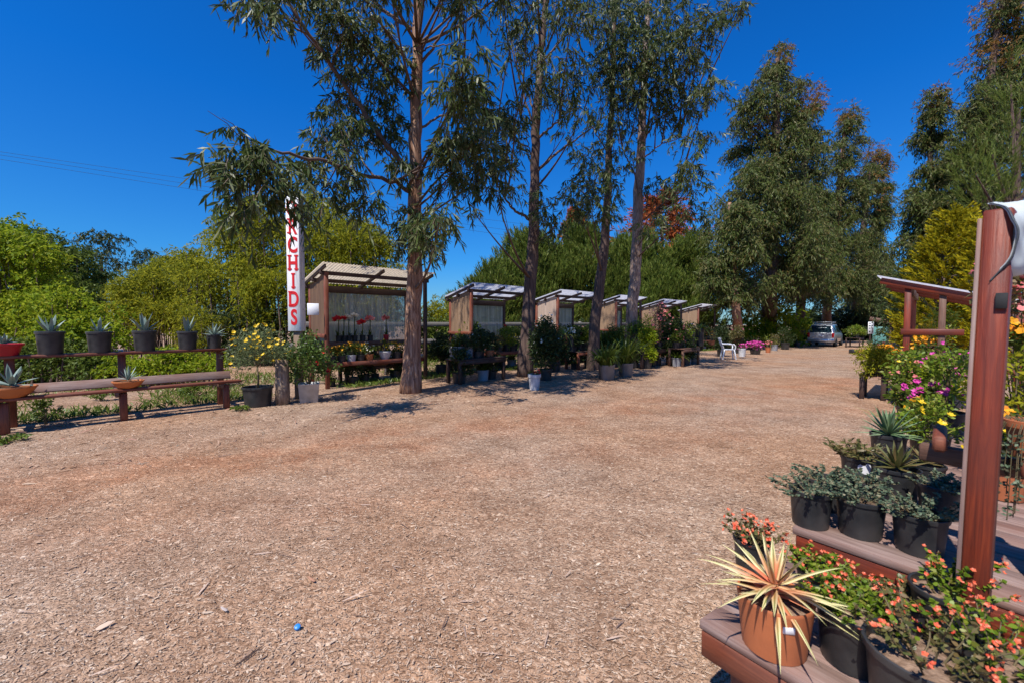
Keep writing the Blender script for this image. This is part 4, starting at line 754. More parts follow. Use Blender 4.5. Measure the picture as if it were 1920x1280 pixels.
gum('leafy gum tree with a mottled pale lower trunk by the long table', G(1182, 682), [(1184, 610, 14.8, 22), (1190, 530, 14.8, 20), (1194, 440, 14.8, 19), (1198, 340, 14.8, 17), (1204, 250, 14.8, 15), (1208, 150, 14.8, 12), (1214, 30, 14.8, 9), (1216, -120, 14.8, 5)],
    [(4, [(1204, 270, 14.8), (1230, 225, 14.7), (1265, 205, 14.6), (1310, 190, 14.5)]), (3, [(1203, 300, 14.8), (1240, 270, 14.6), (1290, 255, 14.5)]), (4, [(1196, 340, 14.8), (1170, 285, 14.9), (1160, 260, 15)]), (4, [(1212, 70, 14.8), (1270, 60, 14.6), (1330, 30, 14.5), (1390, 10, 14.4)]), (3, [(1196, 420, 14.8), (1235, 390, 14.6), (1275, 360, 14.5)])],
    [(1180, 30, 60, 40, 14.8, 110), (1240, 30, 60, 36, 14.6, 100), (1180, 100, 56, 40, 14.9, 130), (1240, 100, 60, 40, 14.6, 130), (1200, 165, 60, 36, 14.8, 120), (1255, 165, 46, 30, 14.5, 80), (1160, 150, 30, 40, 15, 50), (1300, 80, 30, 26, 14.5, 40), (1325, 40, 28, 18, 14.4, 36), (1365, 22, 34, 14, 14.4, 34), (1395, 8, 14, 10, 14.4, 8), (1300, 120, 30, 16, 14.5, 26),
     (1335, 165, 26, 20, 14.4, 30), (1310, 185, 26, 14, 14.5, 22), (1280, 215, 40, 14, 14.5, 32), (1230, 210, 30, 20, 14.6, 30), (1290, 255, 34, 10, 14.5, 22), (1325, 258, 12, 8, 14.5, 6), (1290, 300, 22, 16, 14.4, 18), (1300, 340, 22, 30, 14.4, 30), (1275, 345, 26, 26, 14.5, 26), (1295, 395, 26, 20, 14.4, 22), (1225, 350, 24, 20, 14.7, 20), (1225, 420, 22, 22, 14.7, 20), (1255, 400, 20, 20, 14.6, 12), (1185, 290, 20, 30, 14.9, 18), (1170, 220, 24, 30, 15, 24), (1200, -60, 80, 60, 14.8, 110), (1280, -40, 60, 40, 14.6, 60), (1210, -150, 70, 60, 14.8, 70)],
    M['bark3'], group=GR)
# --- far gum trees: many overlapping clumps inside a silhouette
def mass(cx, top, w, bot, d, n, seed, lean=0, dens=1.0):
    r_ = np.random.default_rng(seed); out = []
    for i in range(n):
        f = ((i+.5)/n)**.8; y = top+(bot-top)*f; hw = w*min(1, .16+1.3*f**.75)*(1 if f < .75 else 1-.5*(f-.75)/.25)
        x = cx+lean*(1-f)+r_.uniform(-1, 1)*hw*.8; s = r_.uniform(.7, 1.2); out.append((x, y+r_.uniform(-14, 14), w*.155*s, w*.175*s, d+r_.uniform(-.8, .8)*w*d/F*.7, int(54*dens*s)))
    for i in range(n//3):
        f = r_.random()**.8; y = top+(bot-top)*f; hw = w*min(1, .16+1.3*f**.75); sgn = r_.choice([-1, 1]); s = r_.uniform(.35, .6); out.append((cx+lean*(1-f)+sgn*hw*r_.uniform(.85, 1.12), y-r_.uniform(0, 18), w*.16*s, w*.24*s, d+r_.uniform(-.6, .6)*w*d/F*.5, int(26*dens*s)))
    return out
FG = 'far gum trees closing the end of the yard'
def fargum(label, base, trunk, ms, tips=None, leaf='eucfar', **k):
    gum(label, base, trunk, [], ms, k.pop('bark', M['bark2']), leaf=leaf, L=k.pop('L', .25), W=k.pop('W', .052), group=FG, per=k.pop('per', 12), tl=k.pop('tl', .9), twr=0, k=9, flare=1.25, tips=tips)
fargum('broadest far gum tree with a tall brown tinged double top', G(1440, 640), [(1444, 560, 30, 24), (1450, 400, 30, 20), (1455, 250, 30, 14), (1458, 110, 30, 6)], mass(1452, 100, 62, 330, 30, 34, 1, 8, 1.1)+mass(1405, 175, 55, 400, 30.5, 16, 2, -10)+mass(1440, 300, 118, 560, 29.5, 84, 3, 10, 1.1), [(1464, 112, 12, 26, 30, 40), (1512, 180, 22, 32, 30, 80), (1425, 240, 20, 40, 30, 40)])
fargum('far gum tree with a slender trunk at the near end of the dense row', G(1386, 652), [(1382, 600, 26, 16), (1376, 540, 26, 15), (1372, 440, 26, 10), (1368, 380, 26, 6)], mass(1370, 365, 52, 560, 26, 34, 4, 10, 1.1), bark=M['bark1'])
fargum('far gum tree with orange brown tips just left of the van', G(1500, 636), [(1502, 560, 34, 15), (1506, 400, 34, 12), (1510, 230, 34, 5)], mass(1512, 195, 46, 400, 34, 26, 5, 6, 1.1)+mass(1505, 350, 66, 556, 34, 40, 6, 0, 1.2), [(1522, 190, 16, 28, 34, 50)], bark=M['bark2'])
fargum('far gum tree with a pointed top rising behind the van', G(1548, 634), [(1552, 560, 38, 14), (1570, 400, 38, 12), (1585, 230, 38, 5)], mass(1582, 212, 40, 420, 38, 30, 7, 12, 1.1)+mass(1570, 380, 70, 560, 38, 44, 8, 0, 1.2), [(1592, 218, 14, 28, 38, 50)], bark=M['bark1'])
fargum('shorter far gum tree with two brown peaks at the right end of the row', G(1600, 633), [(1605, 560, 43, 12), (1622, 400, 43, 9), (1636, 300, 43, 4)], mass(1636, 285, 34, 450, 43, 24, 9, 10, 1.1)+mass(1620, 420, 56, 575, 43, 36, 10, 0, 1.2)+mass(1652, 310, 16, 420, 43, 8, 11), [(1641, 288, 13, 26, 43, 90), (1656, 312, 9, 24, 43, 60), (1630, 360, 26, 50, 42, 40)])
fargum('mid sized gum tree with a bent top above the golden cypress', G(1735, 640), [(1738, 540, 30, 14), (1742, 400, 30, 12), (1748, 200, 30, 5)], mass(1745, 180, 40, 420, 30, 30, 12, 10)+mass(1732, 360, 62, 580, 30, 42, 13, 0, 1.2), [(1752, 190, 12, 26, 30, 60)])
fargum('tallest far gum tree leaning right at the right edge of the photo', G(1850, 640), [(1850, 520, 27, 22), (1845, 350, 27, 17), (1855, 150, 27, 11), (1885, -40, 27, 6)], mass(1880, -60, 50, 240, 27, 30, 14, 22, .85)+mass(1830, 160, 84, 470, 27.5, 48, 15, 20, .85)+mass(1910, 40, 40, 300, 27, 18, 16, 10, .8)+mass(1812, 200, 62, 500, 28, 40, 18, 14, .9), [(1880, 20, 34, 40, 27, 110), (1850, 110, 30, 40, 27, 60)])
fargum('shaded gum tree closing the lane behind the number board', G(1640, 626), [(1640, 560, 60, 7), (1640, 500, 60, 4)], mass(1645, 470, 50, 630, 60, 26, 17, 0, 1.3), L=.5, W=.12, tl=1.6)
# --- far left gum trees
fargum('distant dark round topped gum tree between the green trees', G(192, 622), [(192, 560, 60, 6), (190, 480, 60, 4)], [(175, 442, 26, 12, 60, 60), (205, 450, 30, 14, 60, 70), (190, 480, 40, 22, 60, 90), (215, 500, 26, 24, 60, 60), (180, 530, 36, 26, 60, 90), (215, 560, 34, 30, 60, 80)], leaf='dark', L=.42, W=.12, tl=1.4, per=10)
fargum('distant smaller dark gum tree left of the yellow green tree', G(282, 621), [(280, 560, 66, 5), (278, 500, 66, 3)], [(272, 474, 22, 9, 66, 40), (285, 492, 26, 14, 66, 60), (262, 500, 16, 12, 66, 30), (300, 500, 14, 12, 66, 30), (280, 535, 34, 24, 66, 80), (280, 580, 40, 26, 66, 80)], leaf='dark', L=.45, W=.13, tl=1.4, per=10)
# --- broad leafy trees and shrubs
def shrub(label, base, clumps, leaf, L, W, name='shrub', cat='shrub', group=None, hang=.4, per=9, tl=.4, twigr=.05):
    dm = float(np.mean([c[4] for c in clumps])); base = np.array([base[0]/base[1]*dm, dm, gz(base[0]/base[1]*dm, dm)]); t = thing(name, label, cat, base, 0, group); lb = MB(); st = MB()
    for px, py, rx, ry, d, n in clumps:
        s = d/F; c = D(px, py, d)-base; R = np.array([rx*s, min(rx, ry)*s*1.1, ry*s]); sprays(lb, None, c, R, int(n), L, W, per, tl, spread=.75, hang=hang, twr=0)
        g0 = c*[.93, 1, 0]+[0, 0, -.05]; st.tube([g0, (g0+c)/2+rng.normal(0, .08, 3), c], [twigr*.6, twigr*.4, twigr*.2], 5, cap=False)
    st.build('trunk' if 'tree' in name else 'stem', M['twig'], t, smooth=True); lb.build('crown', M[leaf], t); return t
def fill(x0, x1, top, bot, d, n, seed, r=40, dens=24, dd=1.0):
    """clumps under an outline given as a list of (px, py) points"""
    r_ = np.random.default_rng(seed); xs, ys = zip(*top); out = []
    for _ in range(n):
        x = r_.uniform(x0, x1); y0 = np.interp(x, xs, ys); f = r_.random()**1.1; s = r_.uniform(.6, 1.2)
        out.append((x, min(y0+r*.55*s+(bot-y0)*f, bot), r*s, r*.72*s, d+r_.uniform(-1, 1)*dd+ (0 if f > .4 else dd*.4), int(dens*s)))
    return out
shrub('large yellow green weeping tree behind the tall sign', G(545, 655), fill(345, 735, [(330, 480), (380, 440), (420, 400), (470, 370), (560, 350), (640, 385), (700, 430), (745, 480)], 600, 17, 150, 21, 25, 80, 1.8), 'acacia', .15, .04, 'weeping_tree', 'tree', hang=.9, tl=.7, twigr=.09)
shrub('yellow green shrub mass left of the weeping tree', G(300, 648), fill(225, 370, [(215, 530), (260, 505), (320, 480), (370, 455)], 605, 20, 70, 22, 21, 54, 1.4), 'acacia', .16, .045, hang=.6, tl=.6)
shrub('tall bright leafy tree at the far left edge', G(20, 668), fill(-90, 95, [(-100, 385), (0, 392), (40, 415), (95, 470)], 640, 14, 100, 23, 26, 44, 1.4), 'bright', .13, .055, 'leafy_tree', 'tree')
shrub('rounded mid green tree between the bright tree and the distant gum', G(125, 648), fill(50, 190, [(40, 425), (90, 420), (140, 440), (185, 510)], 620, 23, 90, 24, 22, 40, 1.6), 'mid', .18, .075, 'round_tree', 'tree', tl=.6)
shrub('light green leafy shrub behind the leftmost black pot', G(135, 690), fill(60, 215, [(50, 560), (110, 530), (170, 540), (220, 590)], 668, 12, 56, 25, 30, 34, .7), 'bright', .10, .05, tl=.3)
shrub('dark hedge like shrub under the left half of the plank shelf', G(60, 705), fill(-60, 190, [(-70, 640), (60, 625), (200, 650)], 700, 10.5, 50, 26, 26, 26, .4), 'mid', .09, .04, tl=.25)
shrub('small golden yellow shrub behind the tall narrow agave', G(370, 662), fill(335, 402, [(330, 590), (365, 565), (400, 595)], 645, 15, 26, 27, 18, 30, .4), 'acacia', .1, .02, tl=.3)
shrub('bright green weeds and shrubs just behind the right half of the plank shelf', G(310, 700), fill(195, 415, [(190, 655), (300, 650), (420, 660)], 702, 10.2, 46, 34, 15, 26, .3), 'bright', .075, .035, tl=.2)
shrub('low yellow tinged shrub under the right half of the plank shelf', G(345, 690), fill(262, 395, [(255, 680), (330, 655), (395, 660)], 698, 11.5, 30, 28, 18, 24, .4), 'acacia', .08, .022, tl=.22)
shrub('tangled dark shrub behind the daisy bush and sign', G(470, 668), fill(380, 545, [(375, 590), (460, 560), (550, 575)], 655, 15.5, 46, 29, 30, 30, .5), 'dark', .13, .035, hang=.7, tl=.5)
shrub('pale green weeping shrub between the cream and the curtained shed', G(815, 656), fill(795, 850, [(790, 560), (820, 545), (850, 550)], 640, 19, 22, 30, 24, 34, .5), 'acacia', .16, .03, hang=.7, tl=.5)
shrub('yellow green shrubs glimpsed through the trunks right of the last shed', G(1420, 640), fill(1375, 1500, [(1370, 590), (1420, 560), (1500, 580)], 640, 33, 40, 31, 22, 30, 1.0), 'bright', .24, .09, tl=.5)
shrub('dark undergrowth between the trunks behind the van', G(1580, 632), fill(1490, 1690, [(1480, 590), (1560, 575), (1700, 560)], 632, 46, 60, 32, 26, 34, 2.0), 'dark', .4, .14, tl=.8)
shrub('dark bushes behind the right hand sheds', G(1800, 650), fill(1690, 1990, [(1680, 520), (1800, 440), (2000, 400)], 640, 19, 60, 33, 44, 40, 1.0), 'dark', .2, .06, tl=.6)
for x0, x1, d_, n, lab in [(560, 700, 15.2, 40, 'dark low shrubs behind the cream roofed shed'), (800, 930, 17.6, 34, 'dark low shrubs behind the curtained shed'), (930, 1090, 20.5, 40, 'dark low shrubs behind the cream walled shed'), (1090, 1230, 24, 40, 'dark low shrubs behind the tan walled shed'), (1220, 1380, 28, 44, 'dark low shrubs behind the last two sheds')]:
    yb = HZ+EYE*F/d_; shrub(lab, GD((x0+x1)/2, d_), fill(x0, x1, [(x0, 600), (x1, 598)], yb-6, d_, n, int(x0), 26, 34, .5), 'dark' if n != 34 else 'mid', .14, .05, 'low_shrubs', group='dark low shrubs behind the row of sheds', tl=.4)
# --- pines with upright shoots
def pine(label, base, clumps, n, L=.34, name='pine_tree', needle='pine', per=15, group=None, w=.02, up=.9, trunk=None):
    base = np.asarray(base, float); t = thing(name, label, 'tree', base, 0, group); lb = MB(); st = MB()
    top = max((D(c[0], c[1], c[4])[2] for c in clumps))-base[2]; st.tube([[0, 0, 0], [.1, .05, top*.5], [0, 0, top*.92]], [.24, .16, .04], 10)
    for px, py, rx, ry, d, k in clumps:
        s = d/F; c = D(px, py, d)-base; R = np.array([rx*s, rx*s*.9, ry*s]); m = int(n*k)
        p = rng.normal(0, 1, (m, 3)); p = nrm(p)*rng.random((m, 1))**.3; ax = nrm(p*[.55, .55, .3]+[0, 0, up]+rng.normal(0, .12, (m, 3))); p = p*R+c
        st.tube([[0, 0, c[2]*.7], (c+[0, 0, c[2]*.7])/2*[1, 1, 1], c], [.06, .04, .02], 5, cap=False)
        f = rng.random((m, per)); P = (p[:, None]+ax[:, None]*(f*L*1.5)[..., None]).reshape(-1, 3)
        lb.ribbons(P, np.repeat(ax, per, 0)*1.0+rng.normal(0, .3, (m*per, 3)), L*.55*rng.uniform(.7, 1.2, m*per), w, S=1, prof=[1, .2])
    st.build('trunk', M['bark2'], t, smooth=True); lb.build('crown', M[needle], t); return t
PG = 'bushy pines behind the plant sheds'
def dome(cx, top, w, bot, d, n, seed):
    r_ = np.random.default_rng(seed); o = []
    for i in range(n):
        f = r_.random(); y = top+(bot-top)*f; hw = w*math.sqrt(max(1-(1-f)**1.7, .05)); o.append((cx+r_.uniform(-1, 1)*hw*.85, y+14, w*.27, w*.24, d+r_.uniform(-1, 1)*hw*d/F*.7, 1.0))
    return o
for lab, px, top, w, d, n, sd in [('low left shoulder pine beside the curtained shed roof', 905, 500, 70, 29, 26, 41), ('rounded bushy pine directly left of the dark leaning trunk', 990, 448, 92, 31, 38, 42), ('tallest bushy pine, between the leaning and the pale trunk', 1090, 436, 98, 32, 40, 43), ('bushy pine behind the pale trunk, below the rust coloured tree', 1195, 450, 92, 32, 36, 44), ('bushy pine at the right end, next to the far gum trees', 1290, 446, 76, 33, 34, 45), ('lower front pine between the tan shed roofs', 1240, 510, 80, 29, 28, 46)]:
    pine(lab, GD(px, d), dome(px, top, w, 620, d, int(n*1.5), sd), 90, group=PG, L=.55, w=.06)
def dead(label, px, top, d, w, seed):
    base = G(px, 630); base[1] = d; base[0] = (px-960)/F*d; r_ = np.random.default_rng(seed); t = thing('rusty_conifer', label, 'tree', base, 0, 'rust brown conifers above the pines'); st = MB(); lb = MB(); H = D(px, top, d)[2]-base[2]
    st.tube([[0, 0, 0], [.2, 0, H*.6], [0, 0, H]], [.3, .18, .03], 8)
    for i in range(110):
        z = H*r_.uniform(.5, .99); a = r_.random()*6.283; l = w*d/F*(1.15-(z/H-.5)*1.9)*r_.uniform(.5, 1.1); e = np.array([math.cos(a)*l, math.sin(a)*l, l*r_.uniform(-.1, .5)]); st.tube([[0, 0, z], [0, 0, z]+e], [.04, .012], 4, cap=False)
        k = 60; P = np.array([0, 0, z])+e*r_.uniform(.25, 1.05, (k, 1))+r_.normal(0, .12, (k, 3)); lb.ribbons(P, nrm(e)+r_.normal(0, .6, (k, 3))-[0, 0, .2], .55, .13, S=2)
    st.build('trunk', M['twig'], t); lb.build('crown', M['rust'], t)
dead('rust brown conifer with spreading arms above the pines, the larger of two', 1236, 366, 42, 112, 51); dead('small rust brown conifer top between two gum trunks', 1078, 396, 44, 44, 52)
pine('long needled pine with upright brown candles at the right edge', GD(1890, 14), [(1895, 160, 22, 40, 14, .5), (1900, 230, 34, 36, 14, .7), (1860, 290, 44, 26, 13.6, .8), (1830, 330, 40, 20, 13.5, .7), (1890, 340, 60, 30, 14, 1), (1850, 375, 50, 20, 13.6, .8), (1940, 300, 60, 60, 14, 1.2), (1930, 400, 70, 50, 14, 1.2)], 46, L=.4, per=26, w=.013, up=.55)
# --- golden cypress: upward feathery sprays
def cypress(label, base, rows, n, d):
    base = np.asarray(base, float); t = thing('golden_cypress', label, 'tree', base); st = MB(); lb = MB(); H = D(rows[0][0], rows[0][1], d)[2]-base[2]; st.tube([[0, 0, 0], [0, 0, H*.95]], [.09, .02], 8)
    ys = np.array([r[1] for r in rows]); cx = np.array([r[0] for r in rows]); hw = np.array([r[2] for r in rows])
    for _ in range(n):
        y = rng.uniform(ys[0], ys[-1]); c = D(np.interp(y, ys, cx), y, d)-base; w = np.interp(y, ys, hw)*d/F; a = rng.random()*6.283; f = rng.random()**.35
        o = np.array([math.cos(a), math.sin(a), 0]); p = c*[1, 0, 1]+o*w*f*.92; ax = nrm(o*.85+np.array([0, 0, .55])+rng.normal(0, .12, 3)); l = rng.uniform(.26, .5); k = 30
        if rng.random() < .2: st.tube([[p[0]*.1, p[1]*.1, p[2]-.3*w], p], [.015, .006], 4, cap=False)
        sdv = nrm(np.cross(ax, o+rng.normal(0, .3, 3)+[0, 0, .3])); tt = rng.random(k); sg_ = rng.choice([-1, 1], k); P = p+ax*(tt*l)[:, None]
        lb.ribbons(P, ax*1.0+sdv*(sg_*rng.uniform(.25, .75, k))[:, None]+rng.normal(0, .12, (k, 3)), .15*(1.15-tt*.5), .034, S=2)
    st.build('trunk', M['twig'], t); lb.build('crown', M['gold'], t)
cypress('golden yellow feathery cypress behind the right hand shed', GD(1765, 13), [(1795, 402, 4), (1788, 440, 20), (1776, 490, 36), (1770, 540, 56), (1768, 590, 70), (1766, 640, 66), (1766, 665, 52)], 1000, 13)
cypress('upright golden conifer tip at the right behind the big post', GD(1860, 11.5), [(1842, 415, 5), (1850, 460, 20), (1858, 560, 40), (1860, 650, 44)], 260, 11.5)
# ------------------------------------------------------------------ right foreground: plank stands beside the lens
AN = math.radians(35.5); uN = np.array([math.cos(AN), math.sin(AN), 0]); vN = np.array([math.sin(AN), -math.cos(AN), 0])
def nstand(name, label, o, L, W, h, topm, facm, group, along='v', legs=((.1, .1),), rail=True):
    o = np.array(o, float); o[2] = 0; t = thing(name, label, 'bench', o, AN, group)     # local x along uN, y = -vN side is +, so the stand runs to -y
    mb = MB()
    if along == 'v':
        n = max(int(round(L/.14)), 2); w = L/n
        for i in range(n): mb.box(((i+.5)*w, -W/2+rng.normal(0, .006), h-.018+rng.normal(0, .001)), (w-.006, W, .036), rotz(rng.normal(0, .003)))
    else:
        n = max(int(round(W/.14)), 2); w = W/n
        for i in range(n): mb.box((L/2+rng.normal(0, .006), -(i+.5)*w, h-.018+rng.normal(0, .001)), (L, w-.006, .036), rotz(rng.normal(0, .003)))
    mb.build('top', M[topm], t)
    fh = .13 if facm == 'redbright' else .095; slab('fascia', facm, t, (.022, -W/2, h-.037-fh/2), (.035, W-.006, fh)); slab('fascia', facm, t, (L/2, -.025, h-.037-fh/2), (L-.09, .035, fh))
    for x in (.115, L-.1):
        for y in (-.12, -W+.1): slab('leg', facm, t, (x, y, (h-.04)/2), (.085, .085, h-.04))
    return t
Z1, Z2 = .42, .57
A1 = G(1312, 1162, Z1); B2 = G(1490, 987, Z2)
L1 = float(np.dot((B2-A1)[:2], uN[:2]))-.04
SG = 'plank display stands on the right of the yard'
bench1 = nstand('display_bench', 'low weathered plank bench in front holding the striped pineapple plant', A1, L1, 1.25, Z1, 'greywood', 'red', SG)
bench2 = nstand('display_bench', 'higher plank bench with red front board behind the pineapple plant bench', B2, 2.0, 1.5, Z2, 'greywood', 'redbright', SG)
B3 = B2+uN*2.1
bench3 = nstand('display_bench', 'further plank bench with pink and leafy plants behind the spiky agave', B3, 2.3, 1.3, Z2, 'greywood', 'red', SG)
# the big post with its rails and cloth
pc = B2+vN*.57-uN*.085; pc[2] = 0
pst = thing('stand_post', 'thick red stained timber post with a pale edge strip at the right', 'post', pc, AN)
pst.rotation_euler = (.012, 0, AN)
slab('post_beam', 'redbright', pst, (0, 0, .932), (.08, .066, 1.864))
slab('side_shade_strip', 'greywood', pst, (-.006, .0385, .925), (.07, .0105, 1.83))  # added strip, its grey stands for the post's shaded side face
slab('corner_block', 'tyre', pst, (-.0455, -.02, 1.572), (.010, .026, .05))  # small dark block at the folded lower corner of the cloth
for dy, z, nm in ((.12, 1.045, 'rounded end of a timber rail just left of the big red post'), (-.10, 1.0, 'timber rail carrying the hanging clay pot right of the big post')):
    r0 = pc+uN*.16-vN*dy; rl = thing('timber_rail', nm, 'rail', r0, math.atan2(r0[1], r0[0]), 'rails beside the big post'); mb = MB(); mb.box((.14, 0, z), (.28, .042, .062), ch=.010); mb.build('rail_beam', M['red'], rl)
r0 = pc+uN*.30; cbm = thing('tie_rail', 'dark cross beam tying the two rails together behind the big red post', 'beam', r0, AN); slab('beam', 'brown', cbm, (.06, .0, .965), (.05, .42, .07)); slab('post', 'brown', cbm, (.06, -.12, .465), (.06, .06, .93))
# white cloth swung from the post
K = np.array([[D(x, y, d) for x, y, d in row] for row in [
    [(1852, 383, 1.42), (1885, 380, 1.46), (1935, 377, 1.5), (2010, 372, 1.55)], [(1880, 391, 1.36), (1906, 398, 1.40), (1945, 402, 1.46), (2010, 400, 1.5)], [(1899, 420, 1.33), (1918, 428, 1.38), (1950, 436, 1.45), (2010, 440, 1.5)],
    [(1902, 455, 1.33), (1918, 462, 1.37), (1950, 468, 1.44), (2010, 470, 1.5)], [(1885, 492, 1.35), (1908, 497, 1.38), (1945, 490, 1.44), (2010, 490, 1.5)], [(1850, 528, 1.385), (1890, 521, 1.40), (1940, 508, 1.44), (2010, 500, 1.5)]]])
def refine(K, k):
    for ax in (0, 1):
        n = K.shape[ax]; q = np.linspace(0, n-1, k); i0 = np.clip(q.astype(int), 0, n-2); f = q-i0
        tk = lambda i: np.take(K, np.clip(i, 0, n-1), axis=ax)
        sh = [1, 1, 1]; sh[ax] = k; f = f.reshape(sh); p0, p1, p2, p3 = tk(i0-1), tk(i0), tk(i0+1), tk(i0+2)
        K = .5*(2*p1+(p2-p0)*f+(2*p0-5*p1+4*p2-p3)*f*f+(3*p1-p0-3*p2+p3)*f**3)
    return K
KC = refine(K, 28); KC += (rng.normal(0, .0004, KC.shape))
ii, jj = np.meshgrid(np.linspace(0, 1, 28), np.linspace(0, 1, 28), indexing='ij'); KC[..., 1] += .006*np.sin(ii*11+jj*5)*np.minimum(jj*3, 1)+.002*np.sin(ii*23-jj*9); KC[..., 2] += .002*np.sin(jj*13+ii*4)
cb = KC[0, 0].copy(); clo = thing('shade_cloth', 'white shade cloth with dark hem swinging from the top of the big post', 'cloth', cb)
mb = MB(); mb.grid(KC-cb); cm = mb.build('sheet', M['cloth'], clo, smooth=True); so_ = cm.modifiers.new('s', 'SOLIDIFY'); so_.thickness = .003
hm = MB(); hm.grid(np.stack([KC[:, 0]-cb-[.004, .008, 0], KC[:, 2]*.35+KC[:, 1]*.65-cb-[.002, .008, 0]], 1)); h_ = hm.build('fold_shade', M['fold_shade'], clo, smooth=True); so_ = h_.modifiers.new('s', 'SOLIDIFY'); so_.thickness = .002  # strip along the edge paints the fold's shading onto the cloth
# --- pots on the front bench
def at(px, py, z): p = G(px, py, z); p[2] = z+.002; return p
def pine_plant(z):
    n = 54; i = np.arange(n); e = np.where(i < 44, rng.uniform(-.1, .6, n), rng.uniform(.95, 1.45, n)); a = i*2.39996+rng.normal(0, .15, n); mb = MB()
    Dr = np.stack([np.cos(a)*np.cos(e), np.sin(a)*np.cos(e), np.sin(e)], 1); sd = np.stack([-np.sin(a), np.cos(a), rng.normal(0, .15, n)], 1)
    P = np.stack([np.cos(a)*.012, np.sin(a)*.012, z+.02+.055*i/n], 1)
    mb.ribbons(P, Dr, np.where(i < 44, rng.uniform(.17, .255, n), rng.uniform(.12, .19, n)), rng.uniform(.015, .022, n), S=7, prof=[.75, 1, 1, .92, .75, .52, .27, .02], droop=np.where(e < .8, rng.uniform(.05, .32, n), .03), side=sd, fold=.24)
    return [('leaves', mb, 'varieg', True)]
pp = potted('striped cream and pink pineapple plant in a terracotta pot on the front bench', 'pineapple plant', at(1450, 1208, Z1), .114, .175, pine_plant, 'terra', 'plain', soil='chipsoil')
tg = MB(); tg.box((0, 0, 0), (.003, .034, .022), ch=.0004); o = tg.build('label_tag', M['paper'], pp); av = math.atan2(-pp.location.y, -pp.location.x)+.38; o.location = (.1085*math.cos(av), .1085*math.sin(av), .125); o.rotation_euler = (0, .08, av)
kal = lambda H, S_, n=46, nf=4, m='kal': (lambda z: stemmed(n, H, S_, z, .02, .0125, m, 26, 'fora', .0072, nf, r0=.06))
potted('orange flowered leafy plant in the black pot right of the pineapple plant', 'flowering plant', at(1600, 1238, Z1), .107, .175, kal(.10, .115, 48, 3), group='black pots of small orange flowers', soil='chipsoil')
potted('sparse orange flowered plant with bare mulch showing, behind on the front bench', 'flowering plant', at(1775, 1190, Z1), .106, .165, lambda z: stemmed(24, .15, .10, z, .02, .0125, 'kal', 26, 'fora', .0075, 5, r0=.04, lean=(.5, -.1)), group='black pots of small orange flowers', soil='chipsoil')
potted('large black pot of orange flowers cut off by the bottom edge', 'flowering plant', (1.115, 1.115, Z1+.002), .136, .2, lambda z: stemmed(22, .14, .13, z, .02, .012, 'olive', 22, 'fora', .0075, 4, r0=.07), group='black pots of small orange flowers', soil='chipsoil')
potted('black pot of orange flowers in the bottom right corner', 'flowering plant', (1.30, 1.11, Z1+.002), .115, .19, lambda z: stemmed(28, .15, .13, z, .02, .0125, 'kal', 22, 'fora', .0075, 4, r0=.06), group='black pots of small orange flowers', soil='chipsoil')
potted('small dark pot with red orange buds directly behind the pineapple plant', 'flowering plant', at(1408, 1062, Z1), .075, .13, lambda z: stemmed(30, .11, .09, z, .02, .012, 'olive', 16, 'fora', .009, 4, r0=.04), group='black pots of small orange flowers')
potted('orange flowered plant squeezed against the red front board, left of the big post', 'flowering plant', at(1532, 1118, Z1), .075, .11, kal(.085, .09, 28, 3), group='black pots of small orange flowers')
potted('tangled orange flowered plant between two black pots under the red board', 'flowering plant', at(1695, 1172, Z1), .07, .09, kal(.075, .08, 22, 3, 'olive'), group='black pots of small orange flowers')
# --- pots on the second bench
succp = lambda H, s, n=40: (lambda z: stemmed(int(n*.62), H*.75, s*.78, z, .017, .010, 'succ', 30, None, r0=.06))
BG = 'black pots on the second bench'
for px, py, r, h, pl, lab in [
    (1519, 982, .088, .165, succp(.10, .17, 52), 'blue green bushy plant in the black pot at the left corner of the second bench'),
    (1612, 1000, .094, .165, succp(.11, .15, 56), 'blue green plant in the middle front black pot on the second bench'),
    (1722, 1032, .092, .16, succp(.13, .17, 60), 'blue green plant hanging over the front black pot nearest the big post'),
    (1622, 958, .09, .16, succp(.10, .13, 40), 'blue green plant in the black pot tucked behind the middle front pot'),
    (1545, 950, .085, .15, succp(.10, .13, 40), 'blue green plant in the black pot behind the left corner pot'),
    (1608, 905, .088, .16, lambda z: stemmed(36, .12, .12, z, .035, .014, 'olive', 14, None, r0=.05), 'brownish sprawling plant in the black pot with a torn white sticker'),
    (1680, 935, .10, .17, lambda z: rosette(34, .15, .024, z, (.1, 1.4), .1, m='olive'), 'olive and cream rosette in the widest black pot on the second bench'),
    (1735, 918, .085, .15, lambda z: rosette(22, .11, .02, z, (.2, 1.4), .1, m='olive'), 'reddish rosette in the black pot half hidden by the big post'),
    (1762, 965, .09, .15, succp(.1, .12, 36), 'blue green plant in the shaded black pot closest to the big post')]:
    po = potted(lab, 'potted plant', at(px, py, Z2), r, h, pl, group=BG)
    if 'sticker' in lab:
        mb = MB(); aa = np.linspace(-.38, .38, 7); q = av-.15; mb.grid(np.stack([np.stack([r*.9*np.cos(q+aa), r*.9*np.sin(q+aa), np.full(7, .065)+rng.normal(0, .006, 7)], 1), np.stack([r*.955*np.cos(q+aa), r*.955*np.sin(q+aa), np.full(7, .13)+rng.normal(0, .006, 7)], 1)], 0)); mb.build('sticker', M['paper'], po, smooth=True)
potted('spiky blue green agave in the black pot beyond the second bench pots', 'potted agave', at(1664, 868, Z2), .10, .2, lambda z: rosette(34, .21, .024, z, (.0, 1.45), .12, m='aloe'))
